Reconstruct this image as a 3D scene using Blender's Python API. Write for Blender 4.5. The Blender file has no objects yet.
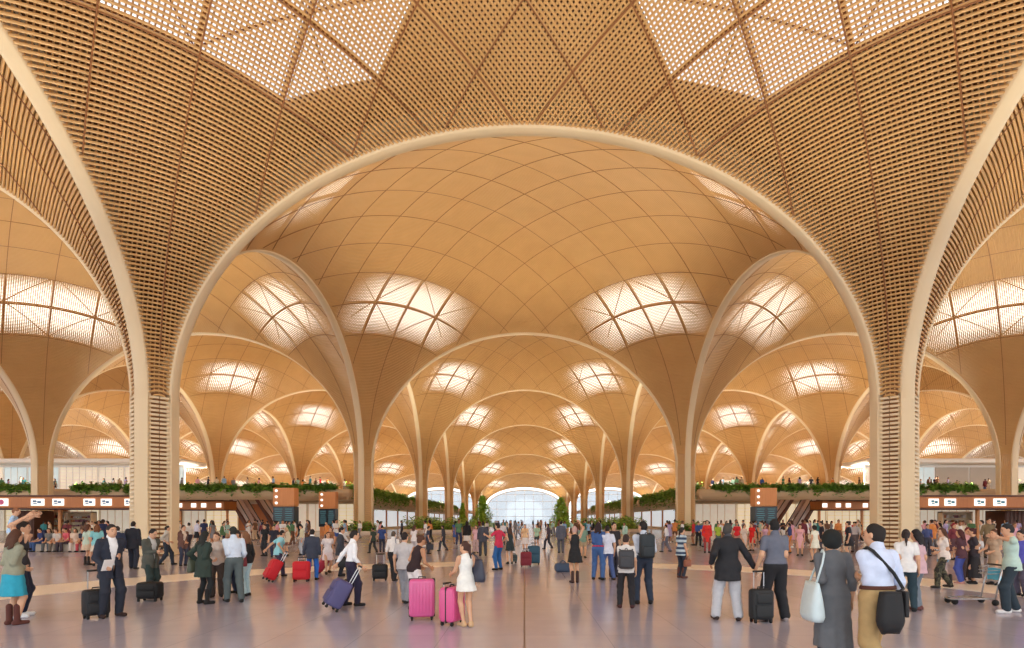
import bpy, math, random
import numpy as np
from mathutils import Vector, Matrix
R = math.radians
rng = np.random.default_rng(7)
random.seed(7)
SC = bpy.context.scene
COL = SC.collection

# ---------------------------------------------------------------- camera
HC, FPX, CX, CY = 1.7, 569.0, 524.5, 520.0
cd = bpy.data.cameras.new('camera'); cam = bpy.data.objects.new('camera', cd); COL.objects.link(cam)
cam.location = (0, 0, HC); cam.rotation_euler = (R(90), 0, 0)
cd.sensor_width = 36; cd.lens = 36 * FPX / 1024
cd.shift_x = (512 - CX) / 1024; cd.shift_y = (CY - 324) / 1024
cd.clip_end = 2000; cd.clip_start = .1
SC.camera = cam
def ground(px, foot):
    """where someone whose feet are seen at that height in the photograph stands, and his distance"""
    d = HC * FPX / (foot - CY)
    return ((px - CX) * d / FPX, d)

# ---------------------------------------------------------------- materials
def new_mat(name):
    m = bpy.data.materials.new(name); m.use_nodes = True
    return m, m.node_tree.nodes, m.node_tree.links, m.node_tree.nodes['Principled BSDF']
def lin(c):
    return tuple(((x / 255) / 12.92 if x / 255 <= .04045 else ((x / 255 + .055) / 1.055) ** 2.4) for x in c) + (1,)
_mats = {}
def plain(c, rough=.6, metal=0, name=None, noise=.12, scale=9.0, emit=0):
    """c is 0-255 sRGB; a little procedural variation keeps surfaces from looking flat"""
    key = (c, rough, metal, noise, scale, emit)
    if key in _mats: return _mats[key]
    m, N, L, b = new_mat(name or 'surface_%d_%d_%d' % c)
    b.inputs['Roughness'].default_value = rough; b.inputs['Metallic'].default_value = metal
    if noise:
        tc = N.new('ShaderNodeTexCoord'); nz = N.new('ShaderNodeTexNoise'); nz.inputs['Scale'].default_value = scale
        nz.inputs['Detail'].default_value = 4
        mx = N.new('ShaderNodeMix'); mx.data_type = 'RGBA'
        a = lin(c); mx.inputs[6].default_value = tuple(x * (1 - noise) for x in a[:3]) + (1,)
        mx.inputs[7].default_value = tuple(min(1, x * (1 + noise)) for x in a[:3]) + (1,)
        L.new(tc.outputs['Object'], nz.inputs['Vector']); L.new(nz.outputs['Fac'], mx.inputs[0]); L.new(mx.outputs[2], b.inputs['Base Color'])
    else:
        b.inputs['Base Color'].default_value = lin(c)
    if emit:
        b.inputs['Emission Color'].default_value = lin(c); b.inputs['Emission Strength'].default_value = emit
    _mats[key] = m
    return m
def cloth(c):
    key = ('cloth', c)
    if key in _mats: return _mats[key]
    m, N, L, b = new_mat('fabric_%d_%d_%d' % c)
    b.inputs['Roughness'].default_value = .85
    tc = N.new('ShaderNodeTexCoord'); nz = N.new('ShaderNodeTexNoise'); nz.inputs['Scale'].default_value = 14; nz.inputs['Detail'].default_value = 6
    mx = N.new('ShaderNodeMix'); mx.data_type = 'RGBA'; a = lin(c)
    mx.inputs[6].default_value = tuple(x * .82 for x in a[:3]) + (1,); mx.inputs[7].default_value = tuple(min(1, x * 1.15) for x in a[:3]) + (1,)
    L.new(tc.outputs['Object'], nz.inputs['Vector']); L.new(nz.outputs['Fac'], mx.inputs[0]); L.new(mx.outputs[2], b.inputs['Base Color'])
    bp = N.new('ShaderNodeBump'); bp.inputs['Strength'].default_value = .25; bp.inputs['Distance'].default_value = .02
    L.new(nz.outputs['Fac'], bp.inputs['Height']); L.new(bp.outputs['Normal'], b.inputs['Normal'])
    _mats[key] = m
    return m
def stripes(c1, c2, period):
    m, N, L, b = new_mat('striped_fabric'); b.inputs['Roughness'].default_value = .85
    tc = N.new('ShaderNodeTexCoord'); sp = N.new('ShaderNodeSeparateXYZ'); L.new(tc.outputs['Object'], sp.inputs[0])
    mu = N.new('ShaderNodeMath'); mu.operation = 'MULTIPLY'; mu.inputs[1].default_value = 1 / period; L.new(sp.outputs['Z'], mu.inputs[0])
    fr = N.new('ShaderNodeMath'); fr.operation = 'FRACT'; L.new(mu.outputs[0], fr.inputs[0])
    gt = N.new('ShaderNodeMath'); gt.operation = 'GREATER_THAN'; gt.inputs[1].default_value = .5; L.new(fr.outputs[0], gt.inputs[0])
    mx = N.new('ShaderNodeMix'); mx.data_type = 'RGBA'; mx.inputs[6].default_value = lin(c1); mx.inputs[7].default_value = lin(c2)
    L.new(gt.outputs[0], mx.inputs[0]); L.new(mx.outputs[2], b.inputs['Base Color'])
    return m
def patchy(name, cols, scale, rough=.85):
    """cloth or stone in irregular patches of several colours"""
    m, N, L, b = new_mat(name); b.inputs['Roughness'].default_value = rough
    tc = N.new('ShaderNodeTexCoord'); nz = N.new('ShaderNodeTexNoise'); nz.inputs['Scale'].default_value = scale; nz.inputs['Detail'].default_value = 2
    rp = N.new('ShaderNodeValToRGB'); rp.color_ramp.interpolation = 'CONSTANT'
    el = rp.color_ramp.elements; el[0].position = 0; el[0].color = lin(cols[0]); el[1].position = .44; el[1].color = lin(cols[1])
    for i, c in enumerate(cols[2:]):
        e = el.new(.52 + .08 * i); e.color = lin(c)
    L.new(tc.outputs['Object'], nz.inputs['Vector']); L.new(nz.outputs['Fac'], rp.inputs[0]); L.new(rp.outputs[0], b.inputs['Base Color'])
    return m
def wood(name, c1, c2, rough=.55, scale=(1, 1, 1), grain=4.0):
    m, N, L, b = new_mat(name); b.inputs['Roughness'].default_value = rough
    tc = N.new('ShaderNodeTexCoord'); mp = N.new('ShaderNodeMapping'); mp.inputs['Scale'].default_value = scale
    nz = N.new('ShaderNodeTexNoise'); nz.inputs['Scale'].default_value = grain; nz.inputs['Detail'].default_value = 5
    mx = N.new('ShaderNodeMix'); mx.data_type = 'RGBA'; mx.inputs[6].default_value = lin(c1); mx.inputs[7].default_value = lin(c2)
    L.new(tc.outputs['Object'], mp.inputs[0]); L.new(mp.outputs[0], nz.inputs['Vector']); L.new(nz.outputs['Fac'], mx.inputs[0]); L.new(mx.outputs[2], b.inputs['Base Color'])
    return m
M = {}
M['slat'] = wood('timber_slat', (200, 154, 94), (218, 172, 110), .38, (.5, .5, .5), 1.2)
M['rib'] = wood('pale_timber_rib', (230, 206, 164), (240, 218, 178), .5, (.4, .4, .4), 1.5)
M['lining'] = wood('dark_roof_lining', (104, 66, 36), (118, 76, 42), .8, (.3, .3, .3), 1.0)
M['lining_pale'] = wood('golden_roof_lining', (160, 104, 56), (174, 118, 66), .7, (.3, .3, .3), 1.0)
M['beam'] = wood('brown_roof_beam', (140, 90, 48), (156, 102, 56), .6, (.3, .3, .3), 1.0)
M['core'] = plain((142, 98, 60), .8, name='dark_column_core')
M['fascia'] = wood('orange_brown_fascia', (176, 104, 48), (200, 126, 62), .45, (6, 6, .6), 1.5)
M['totem'] = wood('warm_totem_timber', (222, 146, 86), (236, 164, 104), .5, (5, 5, .5), 1.5)
M['darkwood'] = wood('dark_brown_panel', (86, 44, 24), (98, 52, 28), .5, (3, 3, .5), 1.5)
M['stone_edge'] = plain((206, 178, 140), .6, name='balcony_stone', noise=.06, scale=.5)
M['kerb'] = plain((222, 204, 184), .5, name='pale_kerb_stone', noise=.06, scale=1)
M['white'] = plain((238, 236, 232), .5, name='white_panel', noise=.03)
M['cream'] = plain((232, 214, 182), .6, name='cream_wall', noise=.05, scale=.4)
M['black'] = plain((24, 24, 27), .45, name='black_plastic')
M['rubber'] = plain((16, 16, 17), .7, name='black_rubber')
M['steel'] = plain((190, 192, 196), .3, .9, name='brushed_steel', noise=.05)
M['darkred'] = plain((104, 52, 38), .5, name='brown_balustrade')
M['grey'] = plain((150, 148, 146), .5, name='grey_cladding')
def glowing(name, c, s):
    m, N, L, b = new_mat(name); N.remove(b)
    e = N.new('ShaderNodeEmission'); e.inputs[0].default_value = lin(c); e.inputs[1].default_value = s
    L.new(e.outputs[0], N['Material Output'].inputs[0]); return m
M['skyglass'] = glowing('daylit_skylight_glass', (255, 245, 226), 1.8)
M['skyglass_near'] = glowing('grey_daylit_glass', (242, 242, 246), .95)
M['lit'] = glowing('backlit_white_sign', (255, 246, 236), 1.1)
M['lamp'] = glowing('lamp_lens', (255, 238, 210), 6.0)
def floor_mat():
    m, N, L, b = new_mat('polished_pink_stone')
    tc = N.new('ShaderNodeTexCoord')
    br = N.new('ShaderNodeTexBrick'); br.inputs['Scale'].default_value = 1.0; br.offset = 0
    br.inputs['Brick Width'].default_value = 1.2; br.inputs['Row Height'].default_value = 1.2; br.inputs['Mortar Size'].default_value = .006
    br.inputs['Color1'].default_value = lin((185, 181, 197)); br.inputs['Color2'].default_value = lin((191, 186, 201)); br.inputs['Mortar'].default_value = lin((164, 160, 172))
    L.new(tc.outputs['Object'], br.inputs['Vector'])
    nz = N.new('ShaderNodeTexNoise'); nz.inputs['Scale'].default_value = 1.3; nz.inputs['Detail'].default_value = 8; L.new(tc.outputs['Object'], nz.inputs['Vector'])
    mx = N.new('ShaderNodeMix'); mx.data_type = 'RGBA'; mx.blend_type = 'MULTIPLY'; mx.inputs[0].default_value = 1
    rp = N.new('ShaderNodeValToRGB'); rp.color_ramp.elements[0].position = .3; rp.color_ramp.elements[0].color = (.90, .90, .90, 1); rp.color_ramp.elements[1].position = .7
    L.new(nz.outputs['Fac'], rp.inputs[0]); L.new(br.outputs['Color'], mx.inputs[6]); L.new(rp.outputs[0], mx.inputs[7]); L.new(mx.outputs[2], b.inputs['Base Color'])
    b.inputs['Roughness'].default_value = .16; b.inputs['Specular IOR Level'].default_value = .6
    return m
M['floor'] = floor_mat()
def glass_mat():
    m, N, L, b = new_mat('tinted_glass'); N.remove(b)
    t = N.new('ShaderNodeBsdfTransparent'); t.inputs[0].default_value = (.60, .62, .64, 1)
    g = N.new('ShaderNodeBsdfGlossy'); g.inputs['Roughness'].default_value = .05
    mx = N.new('ShaderNodeMixShader'); mx.inputs[0].default_value = .08
    L.new(t.outputs[0], mx.inputs[1]); L.new(g.outputs[0], mx.inputs[2]); L.new(mx.outputs[0], N['Material Output'].inputs[0]); return m
M['glass'] = glass_mat()
def leaf_mat(name, c1, c2):
    m, N, L, b = new_mat(name); b.inputs['Roughness'].default_value = .5
    tc = N.new('ShaderNodeTexCoord'); nz = N.new('ShaderNodeTexNoise'); nz.inputs['Scale'].default_value = 1.7; nz.inputs['Detail'].default_value = 6
    mx = N.new('ShaderNodeMix'); mx.data_type = 'RGBA'; mx.inputs[6].default_value = lin(c1); mx.inputs[7].default_value = lin(c2)
    rp = N.new('ShaderNodeValToRGB'); rp.color_ramp.elements[0].position = .35; rp.color_ramp.elements[1].position = .65
    L.new(tc.outputs['Object'], nz.inputs['Vector']); L.new(nz.outputs['Fac'], rp.inputs[0]); L.new(rp.outputs[0], mx.inputs[0]); L.new(mx.outputs[2], b.inputs['Base Color'])
    return m
M['leaf'] = leaf_mat('dark_green_leaves', (74, 122, 40), (146, 186, 76))
M['leaf_bright'] = leaf_mat('bright_green_leaves', (150, 206, 58), (208, 238, 112))

# ---------------------------------------------------------------- mesh helpers
def link(name, me, mats=None, parent=None, smooth=False):
    if mats is not None:
        for m in (mats if isinstance(mats, (list, tuple)) else [mats]): me.materials.append(m)
    if smooth: me.polygons.foreach_set('use_smooth', np.ones(len(me.polygons), bool))
    o = bpy.data.objects.new(name, me); COL.objects.link(o)
    if parent is not None: o.parent = parent
    return o
def tag(o, label, cat, group=None):
    o['label'] = label; o['category'] = cat
    if group: o['group'] = group
    return o
def struct(o, label=None):
    o['kind'] = 'structure'
    if label: o['label'] = label
    return o
def empty(name, loc, rz=0):
    o = bpy.data.objects.new(name, None); COL.objects.link(o); o.location = loc; o.rotation_euler = (0, 0, rz); return o
class MB:
    """collects polygons of one mesh"""
    def __init__(s): s.v = []; s.f = []; s.m = []; s.n = 0
    def add(s, v, f, mi=0):
        v = np.asarray(v, float).reshape(-1, 3); s.v.append(v)
        s.f += [tuple(int(i) + s.n for i in q) for q in f]; s.m += [mi] * len(f); s.n += len(v); return s
    def box(s, x0, x1, y0, y1, z0, z1, mi=0, mat=None):
        v = np.array([(x, y, z) for z in (z0, z1) for y in (y0, y1) for x in (x0, x1)], float)
        if mat is not None: v = np.array([tuple(mat @ Vector(p)) for p in v])
        return s.add(v, [(0, 2, 3, 1), (4, 5, 7, 6), (0, 1, 5, 4), (2, 6, 7, 3), (0, 4, 6, 2), (1, 3, 7, 5)], mi)
    def bevel_box(s, x0, x1, y0, y1, z0, z1, r, mi=0, mat=None, seg=3):
        """a box with rounded vertical and top/bottom edges"""
        w, d, h = (x1 - x0) / 2, (y1 - y0) / 2, (z1 - z0) / 2
        c = Vector(((x0 + x1) / 2, (y0 + y1) / 2, (z0 + z1) / 2)); rows = []
        lat = [(-h, w - r, d - r)] + [(-h + r - r * math.cos(t), w - r + r * math.sin(t), d - r + r * math.sin(t)) for t in np.linspace(0, math.pi / 2, seg + 1)] \
            + [(h - r + r * math.sin(t), w - r + r * math.cos(t), d - r + r * math.cos(t)) for t in np.linspace(0, math.pi / 2, seg + 1)]
        for z, ww, dd in lat[1:]:
            ring = []
            for qx, qy, a0 in ((1, 1, 0), (-1, 1, 90), (-1, -1, 180), (1, -1, 270)):
                for t in range(seg + 1):
                    a = R(a0 + 90 * t / seg); ring.append(Vector((qx * (w - r) + (ww - w + r) * math.cos(a), qy * (d - r) + (dd - d + r) * math.sin(a), z)) + c)
            rows.append(ring)
        n = len(rows[0]); v = [p for r_ in rows for p in r_]
        if mat is not None: v = [mat @ p for p in v]
        f = [(i * n + j, i * n + (j + 1) % n, (i + 1) * n + (j + 1) % n, (i + 1) * n + j) for i in range(len(rows) - 1) for j in range(n)]
        f += [tuple(reversed(range(n))), tuple((len(rows) - 1) * n + j for j in range(n))]
        return s.add([tuple(p) for p in v], f, mi)
    def tube(s, pts, rad, n=8, mi=0, cap=True):
        pts = [Vector(p) for p in pts]; k = len(pts)
        rad = [rad] * k if not hasattr(rad, '__len__') else rad
        v = []; prev = None
        for i, p in enumerate(pts):
            t = (pts[min(i + 1, k - 1)] - pts[max(i - 1, 0)]).normalized()
            a = prev if prev is not None else (Vector((0, 0, 1)) if abs(t.z) < .9 else Vector((1, 0, 0)))
            a = (a - t * a.dot(t)).normalized(); prev = a; b = t.cross(a)
            for j in range(n):
                w = 2 * math.pi * j / n; v.append(p + (a * math.cos(w) + b * math.sin(w)) * rad[i])
        f = [(i * n + j, i * n + (j + 1) % n, (i + 1) * n + (j + 1) % n, (i + 1) * n + j) for i in range(k - 1) for j in range(n)]
        if cap: f += [tuple(reversed(range(n))), tuple((k - 1) * n + j for j in range(n))]
        return s.add([tuple(p) for p in v], f, mi)
    def ball(s, c, r, n=10, mi=0):
        r = (r, r, r) if not hasattr(r, '__len__') else r; v = []; f = []; m = n // 2 + 1
        for i in range(m + 1):
            for j in range(n):
                a, b = math.pi * i / m, 2 * math.pi * j / n
                v.append((c[0] + r[0] * math.sin(a) * math.cos(b), c[1] + r[1] * math.sin(a) * math.sin(b), c[2] - r[2] * math.cos(a)))
        f = [(i * n + j, i * n + (j + 1) % n, (i + 1) * n + (j + 1) % n, (i + 1) * n + j) for i in range(m) for j in range(n)]
        return s.add(v, f, mi)
    def cyl(s, c, axis, r, length, n=14, mi=0):
        a = Vector(axis).normalized() * (length / 2); c = Vector(c); return s.tube([c - a, c + a], r, n, mi)
    def mesh(s, name='mesh'):
        me = bpy.data.meshes.new(name); me.from_pydata(np.concatenate(s.v).tolist(), [], s.f)
        if any(s.m): me.polygons.foreach_set('material_index', np.array(s.m, np.int32))
        me.update(); return me
    def obj(s, name, mats, parent=None, smooth=False): return link(name, s.mesh(name), mats, parent, smooth)
def quads_mesh(name, v, f, mi=None, smooth=False):
    """fast mesh from arrays of vertices and four-cornered faces"""
    me = bpy.data.meshes.new(name); v = np.asarray(v, np.float32); f = np.asarray(f, np.int32)
    me.vertices.add(len(v)); me.vertices.foreach_set('co', v.ravel())
    me.loops.add(f.size); me.loops.foreach_set('vertex_index', f.ravel())
    me.polygons.add(len(f)); me.polygons.foreach_set('loop_start', np.arange(0, f.size, 4, dtype=np.int32))
    try: me.polygons.foreach_set('loop_total', np.full(len(f), 4, np.int32))
    except Exception: pass
    if mi is not None: me.polygons.foreach_set('material_index', np.asarray(mi, np.int32))
    if smooth: me.polygons.foreach_set('use_smooth', np.ones(len(f), bool))
    me.update(calc_edges=True); me.validate(); return me
# ---------------------------------------------------------------- the vaulted hall
BAY, YF = 36.0, 27.7            # column spacing; distance of the first row of columns
A, Z0, SMAX = 17.67, 7.4, .9365   # half width of a shell, spring height, how far its corner runs into the column
HROW = {-1: 20.7, 0: 20.7, 1: 22.6, 2: 24.5, 3: 24.4, 4: 21.6, 5: 18.9, 6: 15.8}   # arch height over every row of columns
S2 = math.sqrt(2)
def shell_z(u, v, H0, H1):
    H = H0 + (H1 - H0) * (v + 1) / 2
    s = np.minimum(u * u + v * v - 1, SMAX)
    return Z0 + (H - Z0) * np.sqrt(np.maximum(1 - s / SMAX, 0))
def shell_pt(p, q, H0, H1):
    u, v = (p - q) / S2, (p + q) / S2
    return np.stack([u * A, v * A, shell_z(u, v, H0, H1)], -1)
def shell_n(p, q, H0, H1):
    u, v = (p - q) / S2, (p + q) / S2
    H = H0 + (H1 - H0) * (v + 1) / 2
    s = u * u + v * v - 1
    g = np.maximum(1 - s / SMAX, 1e-4); k = -(H - Z0) / (SMAX * np.sqrt(g)) / A
    n = np.stack([-k * u, -k * v, np.ones_like(u)], -1)       # points up and out of the hall
    return n / np.linalg.norm(n, axis=-1, keepdims=True)
def diag_positions(step, H0, H1):
    """positions along a diagonal, evenly spaced on the curved surface"""
    p = np.concatenate([np.linspace(0, 1.35, 600), np.linspace(1.35, math.sqrt(1 + SMAX), 3000)[1:]])
    P = shell_pt(p, p * 0, H0, H1); L = np.concatenate([[0], np.cumsum(np.linalg.norm(np.diff(P, axis=0), axis=1))])
    n = int(L[-1] / step); pos = np.interp(np.arange(0, n + 1) * step, L, p)
    return np.concatenate([-pos[:0:-1], pos])
def strip(line, along, fam, off, w, dep, H0, H1, V, F, base):
    w = np.broadcast_to(w, along.shape)[:, None]
    """one bar lying on the shell, along a grid line"""
    c = np.full_like(along, line); p, q = (c, along) if fam == 0 else (along, c)
    P = shell_pt(p, q, H0, H1); N = shell_n(p, q, H0, H1)
    T = np.gradient(P, axis=0); T /= np.linalg.norm(T, axis=1, keepdims=True) + 1e-9
    N = N - T * np.sum(N * T, 1, keepdims=True); N /= np.linalg.norm(N, axis=1, keepdims=True) + 1e-9
    S = np.cross(N, T); o = np.asarray(off)
    o = o[:, None] if o.ndim else o
    a, b = P + N * o, P + N * (o + dep)
    ring = np.stack([a - S * w / 2, a + S * w / 2, b + S * w / 2, b - S * w / 2], 1).reshape(-1, 3)
    n = len(along); i = np.arange(n - 1)[:, None] * 4; j = np.arange(4)[None]
    f = np.stack([i + j, i + (j + 1) % 4, i + 4 + (j + 1) % 4, i + 4 + j], -1).reshape(-1, 4) + base
    V.append(ring); F.append(f); return base + n * 4
def extent(c, smax=SMAX):
    return min(S2 - abs(c), math.sqrt(max(1 + smax - c * c, 0)))
def closing(p, q, kp, kq):
    """0 over the middle of a skylight, 1 well away from it"""
    e = np.minimum(((np.abs(p) - .93) / kp) ** 4 + (q / kq) ** 4, ((np.abs(q) - .93) / kp) ** 4 + (p / kq) ** 4)
    t = np.clip((e ** .25 - .35) / .80, 0, 1); return t * t * (3 - 2 * t)
def lattice(H0, H1, pitch, width, depth, recess, closed):
    pos = diag_positions(pitch, H0, H1); smp = diag_positions(.6, H0, H1); V, F, base = [], [], 0
    for fam in (0, 1):
        for c in pos:
            m = extent(c)
            if m < .008: continue
            al = np.concatenate([[-m], smp[np.abs(smp) < m - .004], [m]])
            if len(al) < 4: al = np.linspace(-m, m, 5)
            steep = np.clip((np.abs(al) - .62) / .45, 0, 1)          # bars that run up into a corner lie behind and are thinner there
            base = strip(c, al, fam, steep * recess + (.0 if fam == 0 else -.012), (width * (1 - .5 * steep) if not closed else width + (pitch * .93 - width) * (closing(c, al, *closed) if fam == 0 else closing(al, c, *closed))), depth, H0, H1, V, F, base)
    return quads_mesh('slat_lattice', np.concatenate(V), np.concatenate(F))
def back_off(p, q, full):
    u, v = (p - q) / S2, (p + q) / S2
    d = np.hypot(18 - np.abs(u) * A, 18 - np.abs(v) * A)
    return np.clip(.08 + .3 * (d - .8), .08, full)
PANE_P, PANE_Q = (.76, 1.10), .42
def beam_lines(H0, H1): return diag_positions(3.55 if H1 > 21 or H1 < 20 else 3.3, H0, H1)
def lining_and_glass(H0, H1, full):
    """the closed roof above the slats, open where the four skylights sit, and their glazing"""
    g = beam_lines(H0, H1); sub = np.unique(np.concatenate([g] + [(g[:-1] * (1 - t) + g[1:] * t) for t in (1 / 3, 2 / 3)]))
    PP, QQ = np.meshgrid(sub, sub, indexing='ij')
    u, v = np.clip((PP - QQ) / S2, -1, 1), np.clip((PP + QQ) / S2, -1, 1)
    for _ in range(3):                                     # pull corners back to where the shell meets the column
        r = np.sqrt(u * u + v * v); k = np.where(r * r > 1 + SMAX - .01, math.sqrt(1 + SMAX - .01) / np.maximum(r, 1e-6), 1); u, v = u * k, v * k
    P2, Q2 = (u + v) / S2, (v - u) / S2
    P = shell_pt(P2, Q2, H0, H1) + shell_n(P2, Q2, H0, H1) * back_off(P2, Q2, full)[..., None]
    n = len(sub); idx = np.arange(n * n).reshape(n, n)
    f = np.stack([idx[:-1, :-1], idx[1:, :-1], idx[1:, 1:], idx[:-1, 1:]], -1)
    cp, cq = (sub[:-1] + sub[1:])[:, None] / 2, (sub[:-1] + sub[1:])[None] / 2
    ib = np.searchsorted(g, cp) - 1; jb = np.searchsorted(g, cq) - 1
    mp = np.abs((g[np.clip(ib, 0, len(g) - 2)] + g[np.clip(ib, 0, len(g) - 2) + 1]) / 2); mq = np.abs((g[np.clip(jb, 0, len(g) - 2)] + g[np.clip(jb, 0, len(g) - 2) + 1]) / 2)
    hole = ((mp > PANE_P[0]) & (mp < PANE_P[1]) & (mq < PANE_Q)) | ((mq > PANE_P[0]) & (mq < PANE_P[1]) & (mp < PANE_Q))
    lo = ((np.abs(cp - cq) / S2 < 1.08) & (np.abs(cp + cq) / S2 < 1.08) & (cp ** 2 + cq ** 2 < 1 + SMAX + .06))
    Pf = P.reshape(-1, 3)
    lin_f = f[lo & ~hole]; gl_f = f[lo & hole]
    if full > 1:                                           # triangular panels close the outer corners of the skylights
        gp = g[g > 0]; p0, p1 = gp[(gp > .8) & (gp < 1.1)][:2]; q0, q1 = gp[gp < .45][:2]; ev, ef = [], []
        for sp in (-1, 1):
            for sq in (-1, 1):
                for sw in (0, 1):
                    c3 = [np.array(c) for c in ((p1 + .01, q1 + .01), (p1 + .01, q0), (p0, q1 + .01))]; mid = [(c3[k] + c3[(k + 1) % 3]) / 2 for k in range(3)]; ce = sum(c3) / 3
                    pq = np.array([c3[0], mid[0], c3[1], mid[1], c3[2], mid[2], ce]) * np.array([sp, sq])
                    if sw: pq = pq[:, ::-1]
                    n0 = len(Pf) + 7 * len(ev); ev.append(shell_pt(pq[:, 0], pq[:, 1], H0, H1) + shell_n(pq[:, 0], pq[:, 1], H0, H1) * (full - .08))
                    ef += [[n0, n0 + 1, n0 + 6, n0 + 5], [n0 + 2, n0 + 3, n0 + 6, n0 + 1], [n0 + 4, n0 + 5, n0 + 6, n0 + 3]]
        lm = quads_mesh('roof_lining', np.concatenate([Pf] + ev), np.concatenate([lin_f, np.array(ef)]))
    else: lm = quads_mesh('roof_lining', Pf, lin_f)
    panes = []
    for sx, sy in ((1, 0), (-1, 0), (0, 1), (0, -1)):
        cpm, cqm = np.broadcast_arrays(cp, cq)
        sel = lo & hole & ((np.sign(cpm) == sx) & (np.abs(cpm) > np.abs(cqm)) if sx else (np.sign(cqm) == sy) & (np.abs(cqm) > np.abs(cpm)))
        ff = f[sel]; us, inv = np.unique(ff, return_inverse=True)
        panes.append(quads_mesh('skylight_glazing', Pf[us] + np.array([0, 0, .06]), inv.reshape(-1, 4)))
    return lm, panes, g
def beams(H0, H1, g, full):
    V, F, base = [], [], 0; smp = diag_positions(.8, H0, H1)
    for fam in (0, 1):
        for c in g:
            m = extent(c, .80)
            if m < .3: continue
            m -= .05
            al = np.concatenate([[-m], smp[np.abs(smp) < m - .004], [m]])
            cc = np.full_like(al, c); p, q = (cc, al) if fam == 0 else (al, cc)
            base = strip(c, al, fam, back_off(p, q, full) * .32, .16, .24 if full > 1 else .14, H0, H1, V, F, base)
    # diagonal bracing in the skylight cells
    for i in range(len(g) - 1):
        for j in range(len(g) - 1):
            mp, mq = abs(g[i] + g[i + 1]) / 2, abs(g[j] + g[j + 1]) / 2
            if (PANE_P[0] < mp < PANE_P[1] and mq < PANE_Q) or (PANE_P[0] < mq < PANE_P[1] and mp < PANE_Q):
                t = np.linspace(0, 1, 5); flip = (i + j) % 2
                p = g[i] + (g[i + 1] - g[i]) * t; q = g[j] + (g[j + 1] - g[j]) * (1 - t if flip else t)
                ins = np.nonzero(np.maximum(np.abs(p - q), np.abs(p + q)) / S2 < .975)[0]
                if len(ins) < 2: continue
                t = np.linspace(t[ins[0]], t[ins[-1]], 5); p = g[i] + (g[i + 1] - g[i]) * t; q = g[j] + (g[j + 1] - g[j]) * (1 - t if flip else t)
                P = shell_pt(p, q, H0, H1) + shell_n(p, q, H0, H1) * (back_off(p, q, full) * .75)[:, None]
                T = np.gradient(P, axis=0); T /= np.linalg.norm(T, axis=1, keepdims=True); N = shell_n(p, q, H0, H1); S = np.cross(N, T)
                ring = np.stack([P - S * .035, P + S * .035, P + S * .035 + N * .07, P - S * .035 + N * .07], 1).reshape(-1, 3)
                k = np.arange(4)[:, None] * 4; jj = np.arange(4)[None]
                F.append(np.stack([k + jj, k + (jj + 1) % 4, k + 4 + (jj + 1) % 4, k + 4 + jj], -1).reshape(-1, 4) + base); V.append(ring); base += 20
    # thin dark joints between the panels of slats, on the inner face
    for fam in (0, 1):
        for c in g:
            m = extent(c)
            if m < .3: continue
            al = np.concatenate([[-m + .01], smp[np.abs(smp) < m - .02], [m - .01]])
            base = strip(c, al, fam, -.03, .06 if full > 1 else .04, .03, H0, H1, V, F, base)
    return quads_mesh('roof_beams', np.concatenate(V), np.concatenate(F))

def arch_mesh(H0, H1):
    """rib over one side of a bay, from column to column along local x, arch height running from H0 to H1"""
    m = math.sqrt(SMAX); th = np.linspace(-math.pi / 2, math.pi / 2, 61); t = np.sin(th) * m
    H = H0 + (H1 - H0) * (t + 1) / 2
    P = np.stack([t * A, 0 * t, Z0 + (H - Z0) * np.sqrt(np.maximum(1 - t * t / SMAX, 0))], -1)
    T = np.gradient(P, axis=0); T /= np.linalg.norm(T, axis=1, keepdims=True)
    N = np.stack([-T[:, 2], 0 * t, T[:, 0]], -1); Wd = np.array([0, .33, 0])
    top = np.clip(.08 + .3 * (18 - np.abs(P[:, 0]) - .6), .1, 1.25)[:, None]
    ch = .05
    ring = np.stack([P - N * .12 + Wd - [0, ch, 0], P - N * (.12 - ch) + Wd, P + N * top + Wd, P + N * top - Wd, P - N * (.12 - ch) - Wd, P - N * .12 - Wd + [0, ch, 0]], 1)
    n = len(t); k = 6; v = ring.reshape(-1, 3); i = np.arange(n - 1)[:, None] * k; j = np.arange(k)[None]
    f = np.stack([i + j, i + (j + 1) % k, i + k + (j + 1) % k, i + k + j], -1).reshape(-1, 4)
    return quads_mesh('arch_rib', v, f)

# columns: an eight-sided core, a pale band on each face, slats across every chamfer
_core, _band, _slat, _shut = MB(), [], MB(), MB()
o_, i_ = .84, .27
_core.add([(x, y, z) for z in (0, Z0 + 1.5) for x, y in ((o_, i_), (i_, o_), (-i_, o_), (-o_, i_), (-o_, -i_), (-i_, -o_), (i_, -o_), (o_, -i_))],
          [(k, (k + 1) % 8, 8 + (k + 1) % 8, 8 + k) for k in range(8)])
for k in range(4):
    b = MB(); b.bevel_box(.55, 1.02, -.33, .33, 0, Z0 + .35, .04, mat=Matrix.Rotation(k * math.pi / 2, 4, 'Z')); _band.append(b.mesh('face_band'))
for k in range(4):
    mt = Matrix.Rotation(k * math.pi / 2 + math.pi / 4, 4, 'Z')
    for z in np.arange(.08, Z0 + .2, .205):
        for sgn in (-1, 1):
            _slat.box(.70, .93, .02 if sgn > 0 else -.40, .40 if sgn > 0 else -.02, z, z + .105, mat=mt)
            _shut.box(.70, .93, .006 if sgn > 0 else -.40, .40 if sgn > 0 else -.006, z, z + .19, mat=mt)
_core_me, _slat_me, _shut_me = _core.mesh('shaft_core'), _slat.mesh('chamfer_slats'), _shut.mesh('close_chamfer_slats')
_shut_me.materials.append(M['slat'])
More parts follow.
